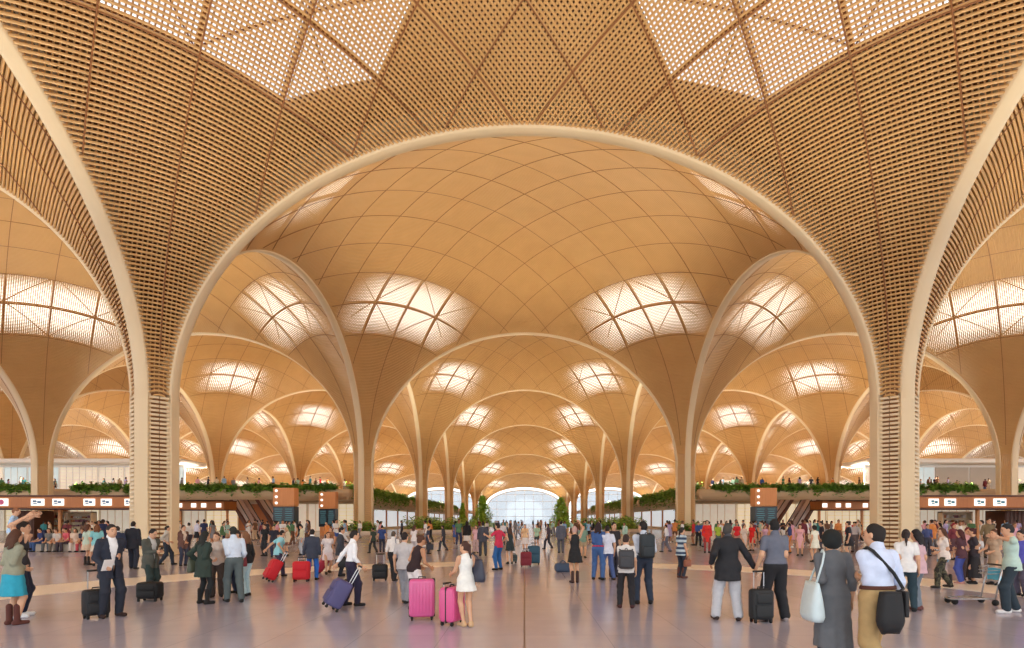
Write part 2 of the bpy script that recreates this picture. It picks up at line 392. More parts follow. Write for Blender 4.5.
for me, m in [(_core_me, M['core']), (_slat_me, M['rib'])] + [(b, M['rib']) for b in _band]: me.materials.append(m)
COLS = {}
side_word = {-1: 'left', 1: 'right'}
ordn = ['first', 'second', 'third', 'fourth', 'fifth', 'sixth', 'seventh', 'eighth']
for j in range(-1, 7):
    for i in (-4, -3, -2, -1, 1, 2, 3, 4):
        if j < 0 and abs(i) > 1: continue
        if j < 2 and abs(i) > 3: continue
        x, y = (abs(i) * 36 - 18) * (1 if i > 0 else -1), YF + BAY * j
        c = link('column', _core_me.copy() if False else _core_me); c.location = (x, y, 0)
        for k in range(4): link('face_band', _band[k], None, c)
        link('chamfer_slat', _slat_me if j < 1 else _shut_me, None, c)['kind'] = 'stuff'
        struct(c); COLS[(i, j)] = c

def bay_range(j):
    return {0: 1, 1: 2, 2: 3, 3: 3, 4: 3, 5: 3}[j]
arch_front = {j: arch_mesh(HROW[j], HROW[j]) for j in range(-1, 7)}
arch_side = {j: arch_mesh(HROW[j - 1], HROW[j]) for j in range(0, 7)}
for d in (arch_front, arch_side):
    for me in d.values(): me.materials.append(M['rib'])
for j in range(0, 7):                                   # bays 0..6 counted from the camera's own
    if j > 6: break
    H0, H1 = HROW[j - 1], HROW[j]
    pitch, wd, dp, rc = [(.19, .10, .07, .10), (.165, .055, .012, .02), (.28, .09, .015, .02), (.40, .13, .02, .03), (.5, .16, .02, .03), (.6, .2, .03, .04), (.6, .2, .03, .04)][j]
    lat = lattice(H0, H1, pitch, wd, dp, rc, None if j == 0 else (.185, .43) if j == 1 else (.155, .33)); lat.materials.append(M['slat'])
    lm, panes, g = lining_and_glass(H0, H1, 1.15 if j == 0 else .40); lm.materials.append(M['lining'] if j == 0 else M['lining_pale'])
    for p_ in panes: p_.materials.append(M['skyglass'] if j else M['skyglass_near'])
    bm_ = beams(H0, H1, g, 1.15 if j == 0 else .40); bm_.materials.append(M['beam'])
    nb = {0: 1, 1: 2, 2: 3, 3: 4, 4: 4, 5: 4, 6: 4}[j]
    for i in range(-nb, nb + 1):
        c = link('ceiling', lat); c.location = (36 * i, YF - 18 + BAY * j, 0); struct(c)
        link('roof_lining', lm, None, c); link('roof_beam', bm_, None, c)['kind'] = 'stuff'
        for p_ in panes: link('skylight', p_, None, c)
        a = link('arch_rib', arch_front[j], None); a.location = (36 * i, YF + BAY * j, 0); struct(a)
        for sx in ((-18, 18) if i == nb else (-18,)):
            a = link('arch_rib', arch_side[j], None); a.location = (36 * i + sx, YF - 18 + BAY * j, 0); a.rotation_euler = (0, 0, R(90)); struct(a)
    if j == 0:
        for i in (-1, 0, 1):
            a = link('arch_rib', arch_front[-1], None); a.location = (36 * i, YF - 36, 0); struct(a)

# ---------------------------------------------------------------- floor
b = MB(); b.box(-170, 170, -30, 262, -.3, 0); struct(b.obj('floor', M['floor']))
b = MB(); b.box(-.012, .012, 1.5, 60, -.01, .004); struct(b.obj('trim_1', plain((120, 98, 94), .4, name='floor_joint')))
for n, (a0, a1) in enumerate(((100, 200), (-20, 72))):   # pale ring around the bay's middle, widened and lightened to paint a sun streak
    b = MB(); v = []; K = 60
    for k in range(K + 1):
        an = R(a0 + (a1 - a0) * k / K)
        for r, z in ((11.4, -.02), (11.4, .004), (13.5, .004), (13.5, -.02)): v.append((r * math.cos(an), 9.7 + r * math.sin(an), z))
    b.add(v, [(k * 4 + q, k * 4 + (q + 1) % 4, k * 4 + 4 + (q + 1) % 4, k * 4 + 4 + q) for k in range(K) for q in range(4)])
    struct(b.obj('trim_%d' % (n + 2), plain((250, 240, 226), .3, name='sun_streak_floor_ring', noise=.04)))
# ---------------------------------------------------------------- bodies: one continuous surface each, grown from a posed skeleton
def V3(*a): return np.array(a, float)
def unit(v): return v / (np.linalg.norm(v) + 1e-9)
def surface_nets(F, org, h):
    """smooth closed surface where F crosses zero"""
    s = F < 0; nx, ny, nz = F.shape
    cnt = np.zeros((nx - 1, ny - 1, nz - 1), np.int8); acc = np.zeros((nx - 1, ny - 1, nz - 1, 3), np.float32); ne = np.zeros((nx - 1, ny - 1, nz - 1), np.float32)
    for dx in (0, 1):
        for dy in (0, 1):
            for dz in (0, 1): cnt += s[dx:nx - 1 + dx, dy:ny - 1 + dy, dz:nz - 1 + dz]
    act = (cnt > 0) & (cnt < 8); ids = np.argwhere(act)
    if len(ids) == 0: return np.zeros((0, 3)), np.zeros((0, 4), int)
    i, j, k = ids.T; num = np.full(act.shape, -1, np.int64); num[i, j, k] = np.arange(len(ids))
    pos = np.zeros((len(ids), 3)); n = np.zeros(len(ids))
    cs = [(0, 0, 0), (1, 0, 0), (0, 1, 0), (1, 1, 0), (0, 0, 1), (1, 0, 1), (0, 1, 1), (1, 1, 1)]
    for a, b in ((0, 1), (2, 3), (4, 5), (6, 7), (0, 2), (1, 3), (4, 6), (5, 7), (0, 4), (1, 5), (2, 6), (3, 7)):
        A_, B_ = cs[a], cs[b]
        fa, fb = F[i + A_[0], j + A_[1], k + A_[2]], F[i + B_[0], j + B_[1], k + B_[2]]
        c = (fa < 0) != (fb < 0); t = np.where(c, fa / np.where(c, fa - fb, 1), 0)
        p = np.array(A_)[None] + t[:, None] * (np.array(B_) - np.array(A_))[None]
        pos += p * c[:, None]; n += c
    v = (ids + pos / n[:, None]) * h + org
    faces = []
    for ax in range(3):
        a = s; sl0 = [slice(1, -1)] * 3; sl0[ax] = slice(0, -1); sl1 = [slice(1, -1)] * 3; sl1[ax] = slice(1, None)
        e0, e1 = s[tuple(sl0)], s[tuple(sl1)]; x = np.argwhere(e0 != e1)
        if len(x) == 0: continue
        flip = e0[tuple(x.T)]; g = x + 1; g[:, ax] = x[:, ax]
        o1, o2 = [(1, 2), (2, 0), (0, 1)][ax]; q = []
        for d1, d2 in ((1, 1), (0, 1), (0, 0), (1, 0)):
            c = g.copy(); c[:, o1] -= d1; c[:, o2] -= d2; q.append(num[tuple(c.T)])
        q = np.stack(q, 1); q[~flip] = q[~flip][:, ::-1]; faces.append(q)
    return v, np.concatenate(faces)

class Field:
    def __init__(s, lo, hi, h):
        s.h = h; s.o = np.array(lo, float); n = np.ceil((np.array(hi) - s.o) / h).astype(int) + 1
        s.ax = [s.o[a] + h * np.arange(n[a]) for a in range(3)]; s.F = np.full(n, .3, np.float32)
    def sub(s, lo, hi):
        sl = []
        for a in range(3):
            i0 = max(0, int((lo[a] - s.o[a]) / s.h)); i1 = min(len(s.ax[a]), int((hi[a] - s.o[a]) / s.h) + 2)
            if i1 <= i0: return None
            sl.append(slice(i0, i1))
        return tuple(sl), np.meshgrid(s.ax[0][sl[0]], s.ax[1][sl[1]], s.ax[2][sl[2]], indexing='ij', sparse=True)
    def smin(s, sl, d, k):
        a = s.F[sl]; hh = np.clip(.5 + .5 * (a - d) / k, 0, 1); s.F[sl] = a * (1 - hh) + d * hh - k * hh * (1 - hh)
    def cone(s, a, b, r1, r2, k=.025):
        a, b = np.asarray(a, float), np.asarray(b, float); m = max(r1, r2) + k + 2 * s.h
        w = s.sub(np.minimum(a, b) - m, np.maximum(a, b) + m)
        if w is None: return
        sl, (x, y, z) = w; d = b - a; L2 = d @ d + 1e-9
        t = np.clip(((x - a[0]) * d[0] + (y - a[1]) * d[1] + (z - a[2]) * d[2]) / L2, 0, 1)
        D = np.sqrt((x - a[0] - t * d[0]) ** 2 + (y - a[1] - t * d[1]) ** 2 + (z - a[2] - t * d[2]) ** 2) - (r1 + (r2 - r1) * t)
        s.smin(sl, D, k)
    def ell(s, c, r, k=.03, Rm=None):
        c, r = np.asarray(c, float), np.asarray(r, float); m = r.max() + k + 2 * s.h
        w = s.sub(c - m, c + m)
        if w is None: return
        sl, (x, y, z) = w; X, Y, Z = x - c[0], y - c[1], z - c[2]
        if Rm is not None: X, Y, Z = [Rm[0][i] * X + Rm[1][i] * Y + Rm[2][i] * Z for i in range(3)]
        k0 = np.sqrt((X / r[0]) ** 2 + (Y / r[1]) ** 2 + (Z / r[2]) ** 2); k1 = np.sqrt((X / r[0] ** 2) ** 2 + (Y / r[1] ** 2) ** 2 + (Z / r[2] ** 2) ** 2) + 1e-6
        s.smin(sl, k0 * (k0 - 1) / k1, k)
    def skirt(s, top, bot, rt, rb, k=.02):
        """a flaring tube of cloth from top to bottom, oval in section"""
        top, bot = np.asarray(top, float), np.asarray(bot, float); m = max(rt[0], rb[0]) + .06
        w = s.sub(np.minimum(top, bot) - m, np.maximum(top, bot) + m)
        if w is None: return
        sl, (x, y, z) = w; t = np.clip((top[2] - z) / (top[2] - bot[2]), 0, 1)
        cx, cyy = top[0] + (bot[0] - top[0]) * t, top[1] + (bot[1] - top[1]) * t; rx, ry = rt[0] + (rb[0] - rt[0]) * t, rt[1] + (rb[1] - rt[1]) * t
        an = np.arctan2(y - cyy, x - cx); wav = 1 + .04 * t * np.sin(an * 9)
        D = (np.sqrt(((x - cx) / rx) ** 2 + ((y - cyy) / ry) ** 2) / wav - 1) * np.minimum(rx, ry)
        s.smin(sl, np.maximum(np.maximum(D, z - top[2]), bot[2] - z), k)
    def cut(s, p, n):
        """remove what lies on the side n points to"""
        n = unit(np.asarray(n, float)); x, y, z = np.meshgrid(*s.ax, indexing='ij', sparse=True)
        s.F = np.maximum(s.F, -((p[0] - x) * n[0] + (p[1] - y) * n[1] + (p[2] - z) * n[2])).astype(np.float32)
    def wrinkle(s, amp):
        x, y, z = np.meshgrid(*s.ax, indexing='ij', sparse=True)
        s.F = (s.F + amp * (np.sin(23 * x + 9 * z + 2 * np.sin(17 * y)) * np.sin(31 * z + 12 * y) + .6 * np.sin(47 * z - 29 * x + 13 * y))).astype(np.float32)
    def get(s):
        for a in range(3):
            for e in (0, -1):
                i = [slice(None)] * 3; i[a] = e; s.F[tuple(i)] = np.maximum(s.F[tuple(i)], s.h * .5)
        return surface_nets(s.F, s.o, s.h)

def ik(a, t, l1, l2, pole):
    d = t - a; L = np.linalg.norm(d)
    if L > (l1 + l2) * .998: t = a + d / L * (l1 + l2) * .998; d = t - a; L = np.linalg.norm(d)
    L = max(L, abs(l1 - l2) + .01); n = d / L
    x = (l1 * l1 - l2 * l2 + L * L) / (2 * L); hgt = math.sqrt(max(l1 * l1 - x * x, 0))
    p = unit(pole - n * (pole @ n)); return a + n * x + p * hgt, t
HANDS = {'down': (.07, .04, -.52), 'fwd': (.03, .20, -.46), 'back': (.06, -.19, -.47), 'phone': (-.14, .21, -.24), 'front': (-.13, .15, -.36),
         'pull': (.10, -.32, -.42), 'face': (-.10, .20, .07), 'hip': (.10, .02, -.37), 'case': (.10, .06, -.52), 'push': (-.02, .36, -.33),
         'strap': (-.05, .13, -.18), 'up': (.05, .12, .42), 'lap': (-.05, .30, -.36), 'hug': (-.05, .36, -.14), 'cross': (-.20, .17, -.27)}
def skeleton(s):
    j = {}; fem = s.get('fem', 0)
    fl, fr = s.get('feet', ((-.10, .0, 0), (.10, .0, 0))); py = s.get('py', (fl[1] + fr[1]) / 2)
    an = [V3(f[0], f[1], .085 + (f[2] if len(f) > 2 else 0)) for f in (fl, fr)]
    if 'hip' in s: P = V3(s.get('px', 0), py, s['hip'])
    else:
        hz = min([.915] + [a[2] + math.sqrt(max(.838 ** 2 - (a[0] - sx * .09) ** 2 - (a[1] - py) ** 2, .2)) for a, sx in zip(an, (-1, 1))])
        P = V3(s.get('px', 0), py, hz)
    le, ti, tw = R(s.get('lean', 2)), R(s.get('tilt', 0)), R(s.get('twist', 0))
    U = unit(V3(math.sin(ti), math.sin(le), math.cos(le))); X = unit(V3(math.cos(tw), math.sin(tw), 0)); X = unit(X - U * (X @ U)); Fw = np.cross(U, X)
    j.update(P=P, U=U, X=X, Fw=Fw, neck=P + U * .525, chest=P + U * .34, waist=P + U * .15)
    hy, hp = R(s.get('yaw', 0)), R(s.get('nod', 4))
    base = np.stack([X, Fw, U], 1); cyw, syw, cp, sp = math.cos(hy), math.sin(hy), math.cos(-hp), math.sin(-hp)
    Rz = np.array([[cyw, -syw, 0], [syw, cyw, 0], [0, 0, 1]]); Rx = np.array([[1, 0, 0], [0, cp, -sp], [0, sp, cp]])
    Rn = np.array([X, np.cross(unit(U * .4 + V3(0, 0, .6)), X), unit(U * .4 + V3(0, 0, .6))]).T
    Rh = Rn @ Rz @ Rx; j['Rh'] = Rh; j['head'] = j['neck'] + Rn @ V3(0, .015, .05) + Rh @ V3(0, .012, .085)
    sw = .155 if fem else .178
    for n, sx, a, h in (('L', -1, an[0], s.get('hl', 'down')), ('R', 1, an[1], s.get('hr', 'down'))):
        hp_ = P + X * (sx * .088) + V3(0, 0, -.01); kn, an_ = ik(hp_, a, .43, .415, V3(sx * s.get('knee', .12), 1, 0) if 'hip' not in s else V3(sx * .1, 1, .6))
        sh = P + U * .455 + X * (sx * sw); o = HANDS[h] if isinstance(h, str) else h
        wr = sh + X * (sx * o[0]) + Fw * o[1] + U * o[2] if isinstance(h, str) or len(h) == 3 else P + 0
        el, wr = ik(sh, wr, .285, .255, X * (sx * .28) - Fw + U * (-.35))
        j.update({'hip' + n: hp_, 'knee' + n: kn, 'ank' + n: an_, 'sho' + n: sh, 'elb' + n: el, 'wri' + n: wr, 'hdir' + n: unit(wr - el), 'foot' + n: unit(V3(sx * .22, 1, 0))})
        j['palm' + n] = wr + j['hdir' + n] * .085
    return j
def hand_tubes(j, n, sx, curl):
    """palm, four unequal bent fingers and a thumb on its side"""
    b = MB(); w, d = j['wri' + n], j['hdir' + n]; side = unit(np.cross(d, j['X'] * sx + V3(0, 0, 1e-3)));
    nrm = unit(-sx * j['X'] - d * (-sx * j['X'] @ d)); side = unit(np.cross(nrm, d)); 
    if side @ j['Fw'] < 0: side = -side                         # thumb side looks forward
    k = 8; rows = []
    for t, wd, th in ((-.01, .022, .019), (.025, .034, .017), (.06, .042, .016), (.092, .040, .013)):
        rows.append([w + d * t + side * (wd * math.cos(2 * math.pi * q / k)) + nrm * (th * math.sin(2 * math.pi * q / k)) for q in range(k)])
    b.add([p for r_ in rows for p in r_], [(r_ * k + q, r_ * k + (q + 1) % k, r_ * k + k + (q + 1) % k, r_ * k + k + q) for r_ in range(3) for q in range(k)] + [tuple(3 * k + q for q in range(k))])
    for off, ln in ((.029, .072), (.010, .080), (-.010, .075), (-.029, .060)):
        p = w + d * .085 + side * off; dd = d; pts = [p]; c = R(curl)
        for m_ in (.45, .32, .26):
            dd = unit(dd * math.cos(c) + nrm * math.sin(c)); p = p + dd * ln * m_; pts.append(p)
        b.tube(pts, [.0098, .0092, .0085, .0065], 6)
    p = w + d * .022 + side * .026; dd = unit(d * .7 + side * .75 + nrm * .25); pts = [p]
    for m_ in (.038, .03): pts.append(pts[-1] + dd * m_); dd = unit(dd + d * .5 + nrm * .3)
    b.tube(pts, [.0125, .011, .008], 6)
    v = np.concatenate(b.v); q = [f if len(f) == 4 else None for f in b.f]
    quad = [f for f in b.f if len(f) == 4]
    for f in b.f:
        if len(f) > 4:
            for t in range(1, len(f) - 2, 2): quad.append((f[0], f[t], f[t + 1], f[min(t + 2, len(f) - 1)]))
    return v, np.array(quad)
def grow(s, h=.016):
    """all the surfaces of one person: {part: (verts, quads)} and the joints, in a frame that looks along +y"""
    j = skeleton(s); fem = s.get('fem', 0); out = {}
    pts = np.array([j[k] for k in ('P', 'neck', 'head', 'kneeL', 'kneeR', 'ankL', 'ankR', 'elbL', 'elbR', 'palmL', 'palmR', 'shoL', 'shoR')])
    lo, hi = pts.min(0) - .26, pts.max(0) + .26; lo[2] = min(pts[:, 2].min() - .12, -.02); hi[2] = pts[:, 2].max() + .24
    Xr = np.stack([j['X'], j['Fw'], j['U']], 1)
    fat = s.get('fat', .96)
    def torso(F, g, bust=True, full=True):
        F.ell(j['P'] + j['U'] * .03, (.168 * fat + g, .112 * fat + g, .125 + g), .05, Xr)
        F.ell(j['waist'], ((.122 if fem else .142) * fat + g, .098 * fat + g, .15 + g), .05, Xr)
        F.ell(j['chest'], ((.138 if fem else .162) + g, .108 * fat + g, .175 + g), .05, Xr)
        F.cone(j['shoL'] - j['X'] * -.015, j['shoR'] - j['X'] * .015, .047 + g * .7, .047 + g * .7, .04)
        F.cone(j['P'] + j['U'] * .47, j['neck'] + j['U'] * .01, .075 + g, .054 + g, .04)
        if fem and bust:
            for sx in (-1, 1): F.ell(j['chest'] + j['X'] * (.062 * sx) + j['Fw'] * .078 + j['U'] * .015, (.062 + g, .055 + g, .062 + g), .03, Xr)
    def arm(F, n, g, frac=2.0):
        sh, el, wr = j['sho' + n], j['elb' + n], j['wri' + n]
        g = g * .75; f = min(frac, 1.0); F.cone(sh, sh + (el - sh) * f, .047 + g, (.047 - .007 * f) + g, .02)
        if frac > 1: f = frac - 1; F.cone(el, el + (wr - el) * f, .041 + g, (.041 - .014 * f) + g, .02)
    def leg(F, n, g, frac=2.0, straight=0):
        hp, kn, an = j['hip' + n], j['knee' + n], j['ank' + n]
        f = min(frac, 1.0); F.cone(hp, hp + (kn - hp) * f, .088 * fat + g, (.088 * fat - .032 * f) + g + straight * f * .5, .04)
        if frac > 1:
            if straight: F.cone(kn, kn, .062 + g, .062 + g, .03)
            f = frac - 1; F.cone(kn, kn + (an - kn) * f, .056 + g + straight * .5, (.056 - .02 * f) + g + straight * f, .03)
            F.ell(kn + (an - kn) * .3 - j['foot' + n] * .018, (.047 + g, .05 + g, .11 + g), .03)
    # ---- body
    B = Field(lo, hi, h); torso(B, -.004)
    for n in 'LR': arm(B, n, -.002); leg(B, n, -.003)
    for n in 'LR':
        a, f = j['ank' + n], j['foot' + n]; B.cone(a - V3(0, 0, .045) - f * .03, a - V3(0, 0, .052) + f * .13, .036, .028, .03)
    c, Rh = j['head'], j['Rh']
    B.cone(j['P'] + j['U'] * .5, c + Rh @ V3(0, -.012, -.06), .058, .05, .03)
    B.ell(c, (.072, .092, .112), .02, Rh); B.ell(c + Rh @ V3(0, .028, -.062), (.052, .056, .055), .03, Rh)
    B.ell(c + Rh @ V3(0, .094, -.012), (.012, .018, .022), .015, Rh); B.ell(c + Rh @ V3(0, .082, .026), (.045, .014, .012), .015, Rh)
    B.ell(c + Rh @ V3(0, .082, -.055), (.024, .012, .012), .012, Rh)
    for sx in (-1, 1): B.ell(c + Rh @ V3(.074 * sx, -.006, -.004), (.011, .022, .032), .008, Rh)
    v, q = B.get()
    for n, sx in (('L', -1), ('R', 1)):
        hv, hq = hand_tubes(j, n, sx, s.get('curl' + n, 22)); q = np.concatenate([q, hq + len(v)]); v = np.concatenate([v, hv])
    out['body'] = (v, q)
    # ---- face
    b = MB()
    for sx in (-1, 1): b.ball(c + Rh @ V3(.031 * sx, .080, .006), (.011, .008, .007), 8)
    out['eye'] = b
    b = MB(); b.tube([c + Rh @ V3(x, y, -.058) for x, y in ((-.022, .080), (0, .0945), (.022, .080))], [.003, .0055, .003], 6); out['mouth'] = b
    b = MB()
    for sx in (-1, 1): b.tube([c + Rh @ V3(sx * x, y, z) for x, y, z in ((.014, .0965, .028), (.032, .090, .033), (.050, .074, .026))], [.004, .0045, .003], 6)
    out['eyebrow'] = b
    # ---- hair
    st = s.get('hair', 'short')
    if st != 'none':
        G = Field(c - .34 if st in ('long', 'pony') else c - .2, c + .22, h * .8)
        if st == 'bob': G.ell(c + Rh @ V3(0, -.014, -.005), (.110, .118, .130), .02, Rh)
        else: G.ell(c + Rh @ V3(0, -.015, .011), (.0775, .099, .115), .02, Rh)
        if st == 'long':
            for x in (-.045, 0, .045): G.cone(c + Rh @ V3(x, -.05, -.02), j['neck'] - j['Fw'] * .095 + j['X'] * (x * 1.5) - j['U'] * .20, .062, .035, .03)
        if st == 'pony': G.cone(c + Rh @ V3(0, -.105, .02), c + Rh @ V3(0, -.13, -.22), .034, .018, .03); G.ell(c + Rh @ V3(0, -.1, .03), (.04, .04, .04), .02)
        if st == 'bun': G.ell(c + Rh @ V3(0, -.09, .075), (.045, .045, .042), .02)
        G.cut(c + Rh @ V3(0, .052, .055), Rh @ V3(0, .80, -.50))
        if st in ('short', 'bun', 'pony'): 
            K = Field(c - .2, c + .2, h * .8)
            cutp, cn = c + Rh @ V3(0, -.02, -.058), Rh @ V3(0, .38, -1)
            if st == 'pony':
                pass
            else: G.cut(cutp, cn)
        if st == 'bob': G.cut(c + Rh @ V3(0, 0, -.105), Rh @ V3(0, .15, -1))
        if st in ('bob', 'long', 'pony'):                        # open the face below the fringe
            x, y, z = np.meshgrid(*G.ax, indexing='ij', sparse=True); X_, Y_, Z_ = [Rh[0][i] * (x - c[0]) + Rh[1][i] * (y - c[1]) + Rh[2][i] * (z - c[2]) for i in range(3)]
            G.F = np.maximum(G.F, np.minimum(np.minimum(Y_ - .030, .055 - Z_) , .12 - np.abs(X_))).astype(np.float32)
        G.wrinkle(.0045); out['hair'] = G.get()
    # ---- top
    t = s.get('top', 'tee'); g = s.get('loose', .011)
    if t:
        G = Field(lo, hi, h); gg = g + (.013 if t in ('jacket', 'coat') else 0)
        torso(G, gg)
        sl = {'tee': .62, 'polo': .62, 'shirt': 1.95, 'rolled': 1.35, 'jacket': 1.95, 'coat': 1.95, 'tank': 0, 'dress': s.get('sleeve', .3), 'tunic': s.get('sleeve', 1.2)}[t]
        if sl:
            for n in 'LR': arm(G, n, gg + (.004 if t != 'tank' else 0), sl)
        hem = s.get('hem', {'tee': -.10, 'polo': -.10, 'shirt': .06, 'rolled': .06, 'jacket': -.20, 'coat': -.34, 'tank': -.06, 'dress': -.40, 'tunic': -.42}[t])
        if -.3 < hem < .05: G.ell(j['P'] + j['U'] * .01, (.168 * fat + gg + .014, .112 * fat + gg + .016, .14 + gg), .05, Xr)
        if hem < -.09:
            w = s.get('flare', .02); G.skirt(j['P'] + V3(0, 0, .02), j['P'] + V3(0, -.01, hem), (.165 * fat + gg, .118 * fat + gg), (.165 * fat + gg + w, .125 * fat + gg + w), .03)
        G.cut(j['P'] + V3(0, 0, hem), V3(0, 0, -1))
        nz = j['neck'] + j['U'] * (.028 if t in ('shirt', 'rolled', 'polo') else .012 if t in ('jacket', 'coat') else .0)
        G.cut(nz + j['Fw'] * .02, j['U'] + j['Fw'] * .25)
        if t in ('tank',) or (t == 'dress' and not sl):
            for n, sx in (('L', -1), ('R', 1)): G.cut(j['sho' + n] - j['X'] * (sx * .035), j['X'] * sx + j['U'] * .12)
        if t in ('jacket', 'coat'):                                # open front
            x, y, z = np.meshgrid(*G.ax, indexing='ij', sparse=True); rel = [x - j['chest'][0], y - j['chest'][1], z - j['chest'][2]]
            X_, Y_, Z_ = [rel[0] * a[0] + rel[1] * a[1] + rel[2] * a[2] for a in (j['X'], j['Fw'], j['U'])]
            half = np.clip(.02 + .20 * (Z_ + .22), .018, .07) if t == 'jacket' else np.clip(.015 + .15 * (Z_ + .1), .012, .06)
            G.F = np.maximum(G.F, np.minimum(half - np.abs(X_), Y_ - .02)).astype(np.float32)
        G.wrinkle(s.get('wr', .0028)); out['top'] = G.get()
        if t in ('jacket', 'coat'):
            G = Field(lo, hi, h); torso(G, g * .8); G.cut(j['P'] + V3(0, 0, .03), V3(0, 0, -1)); G.cut(j['neck'] + j['U'] * .05, j['U']); out['undershirt'] = G.get()
        if t in ('shirt', 'rolled', 'polo', 'jacket'):
            G = Field(j['neck'] - .2, j['neck'] + .2, h * .8); G.cone(j['neck'] + j['U'] * .0, j['neck'] + j['U'] * .04, .076, .064, .01); G.cut(j['neck'] + j['U'] * .046 + j['Fw'] * .03, j['U'] + j['Fw'] * .5)
            G.cut(j['neck'] - j['U'] * .01, -j['U']); out['collar'] = G.get()
    # ---- bottom
    bt = s.get('bottom', 'trousers')
    if bt:
        G = Field(lo, hi, h); g2 = .003 if bt == 'tights' else .014
        G.ell(j['P'] + j['U'] * .03, (.168 * fat + g2, .112 * fat + g2, .125 + g2), .05, Xr); G.ell(j['waist'], ((.126 if fem else .145) * fat + g2, .1 * fat + g2, .15), .05, Xr)
        ht = s.get('hem', {'tee': -.10, 'polo': -.10, 'jacket': -.20, 'coat': -.34, 'tank': -.06, 'tunic': -.42, 'dress': -.4}.get(s.get('top', 'tee'), .06))
        top = j['P'] + j['U'] * s.get('rise', .09 if ht > .02 else max(ht + .08, -.10))
        if bt in ('trousers', 'jeans', 'shorts', 'tights'):
            fr, stt = {'trousers': (1.97, s.get('wide', .014)), 'jeans': (1.97, s.get('wide', .007)), 'shorts': (s.get('short', .62), .01), 'tights': (1.95, .0)}[bt]
            for n in 'LR': leg(G, n, .004 if bt == 'tights' else g2 + .003, fr, stt)
        else:
            hz = s.get('skirt', -.42); w = s.get('sflare', .05)
            G.skirt(j['P'] + V3(0, 0, .02), j['P'] + V3(0, s.get('sy', 0), hz), (.165 + g2, .12 + g2), (.165 + g2 + w, .13 + g2 + w), .03); G.cut(j['P'] + V3(0, 0, hz), V3(0, 0, -1))
        G.cut(top, j['U']); G.wrinkle(.0022 if bt != 'tights' else 0); out['bottom'] = G.get()
        if s.get('belt'):
            G = Field(j['P'] - .25, j['P'] + .3, h * .7); G.ell(j['P'] + j['U'] * .03, (.168 * fat + .024, .112 * fat + .024, .125 + .024), .05, Xr); G.ell(j['waist'], (.145 * fat + .026, .1 * fat + .026, .16), .05, Xr)
            G.cut(top + j['U'] * .012, j['U']); G.cut(top - j['U'] * .028, -j['U']); out['belt'] = G.get()
    # ---- shoes
    G = Field(lo, hi, h)
    for n in 'LR':
        a, f = j['ank' + n], j['foot' + n]
        G.cone(a - V3(0, 0, .045) - f * .04, a - V3(0, 0, .05) + f * .145, .043, .036, .02); G.cone(a - V3(0, 0, .05), a + V3(0, 0, {'boots': .24}.get(s.get('shoe'), -.005)), .048, .05, .02)
        G.cut(a - V3(0, 0, .083), V3(0, 0, -1)) if abs(j['ankL'][2] - j['ankR'][2]) < .005 else None
    G.wrinkle(0); out['shoe'] = G.get()
    return out, j
SKIN = [(214, 164, 130), (196, 142, 106), (168, 114, 80), (226, 180, 150)]
PARTNAME = {'hair': 'hair', 'eye': 'eye', 'mouth': 'mouth', 'eyebrow': 'eyebrow', 'top': 'top', 'undershirt': 'undershirt', 'collar': 'collar', 'bottom': 'trousers', 'belt': 'belt', 'shoe': 'shoes'}
PEOPLE = {}
def person(key, label, xy, face, s, cols, height=1.7, vox=.016, group=None, z=0):
    """a figure of its own; xy on the floor, face in degrees (0 = looking away from the camera, counter-clockwise)"""
    out, j = grow(s, vox); k = height / 1.7
    skin = plain(SKIN[s.get('skin', 0)], .5, name='skin', noise=.05, scale=20)
    def mk(nm, g, mat, par):
        if isinstance(g, MB): me = g.mesh(nm)
        else:
            if len(g[1]) == 0: return None
            me = quads_mesh(nm, g[0], g[1], smooth=True)
        o = link(nm, me, mat, par); 
        if isinstance(g, MB): me.polygons.foreach_set('use_smooth', np.ones(len(me.polygons), bool))
        return o
    p = mk('person', out['body'], skin, None); p.location = (xy[0], xy[1], z); p.rotation_euler = (0, 0, R(face)); p.scale = (k, k, k)
    tag(p, label, 'person', group)
    hc = cloth(cols.get('hair', (42, 34, 31)))
    for pt, g in out.items():
        if pt == 'body': continue
        m = {'hair': hc, 'eye': plain((26, 20, 18), .2), 'mouth': plain((160, 84, 76), .5), 'eyebrow': hc}.get(pt)
        if m is None:
            c = cols.get(pt, (cols.get('undershirt', (235, 235, 235)) if s.get('top') == 'jacket' else cols.get('top')) if pt == 'collar' else (235, 235, 235) if pt == 'undershirt' else (30, 28, 28)); m = cloth(c) if isinstance(c, tuple) else c
        nm = PARTNAME[pt]
        if pt == 'bottom' and s.get('bottom') in ('shorts', 'skirt', 'jeans', 'tights'): nm = s['bottom']
        if pt == 'top': nm = {'tee': 't_shirt', 'polo': 'polo_shirt', 'shirt': 'shirt', 'rolled': 'shirt', 'jacket': 'jacket', 'coat': 'coat', 'tank': 'tank_top', 'dress': 'dress', 'tunic': 'tunic'}[s.get('top', 'tee')]
        mk(nm, g, m, p)
    bpy.context.evaluated_depsgraph_get if False else None
    mw = Matrix.Translation((xy[0], xy[1], z)) @ Matrix.Rotation(R(face), 4, 'Z') @ Matrix.Scale(k, 4)
    W = {n: mw @ Vector(a) for n, a in j.items() if isinstance(a, np.ndarray) and a.shape == (3,)}
    W['mw'] = mw; W['k'] = k
    PEOPLE[key] = (p, W); return p, W
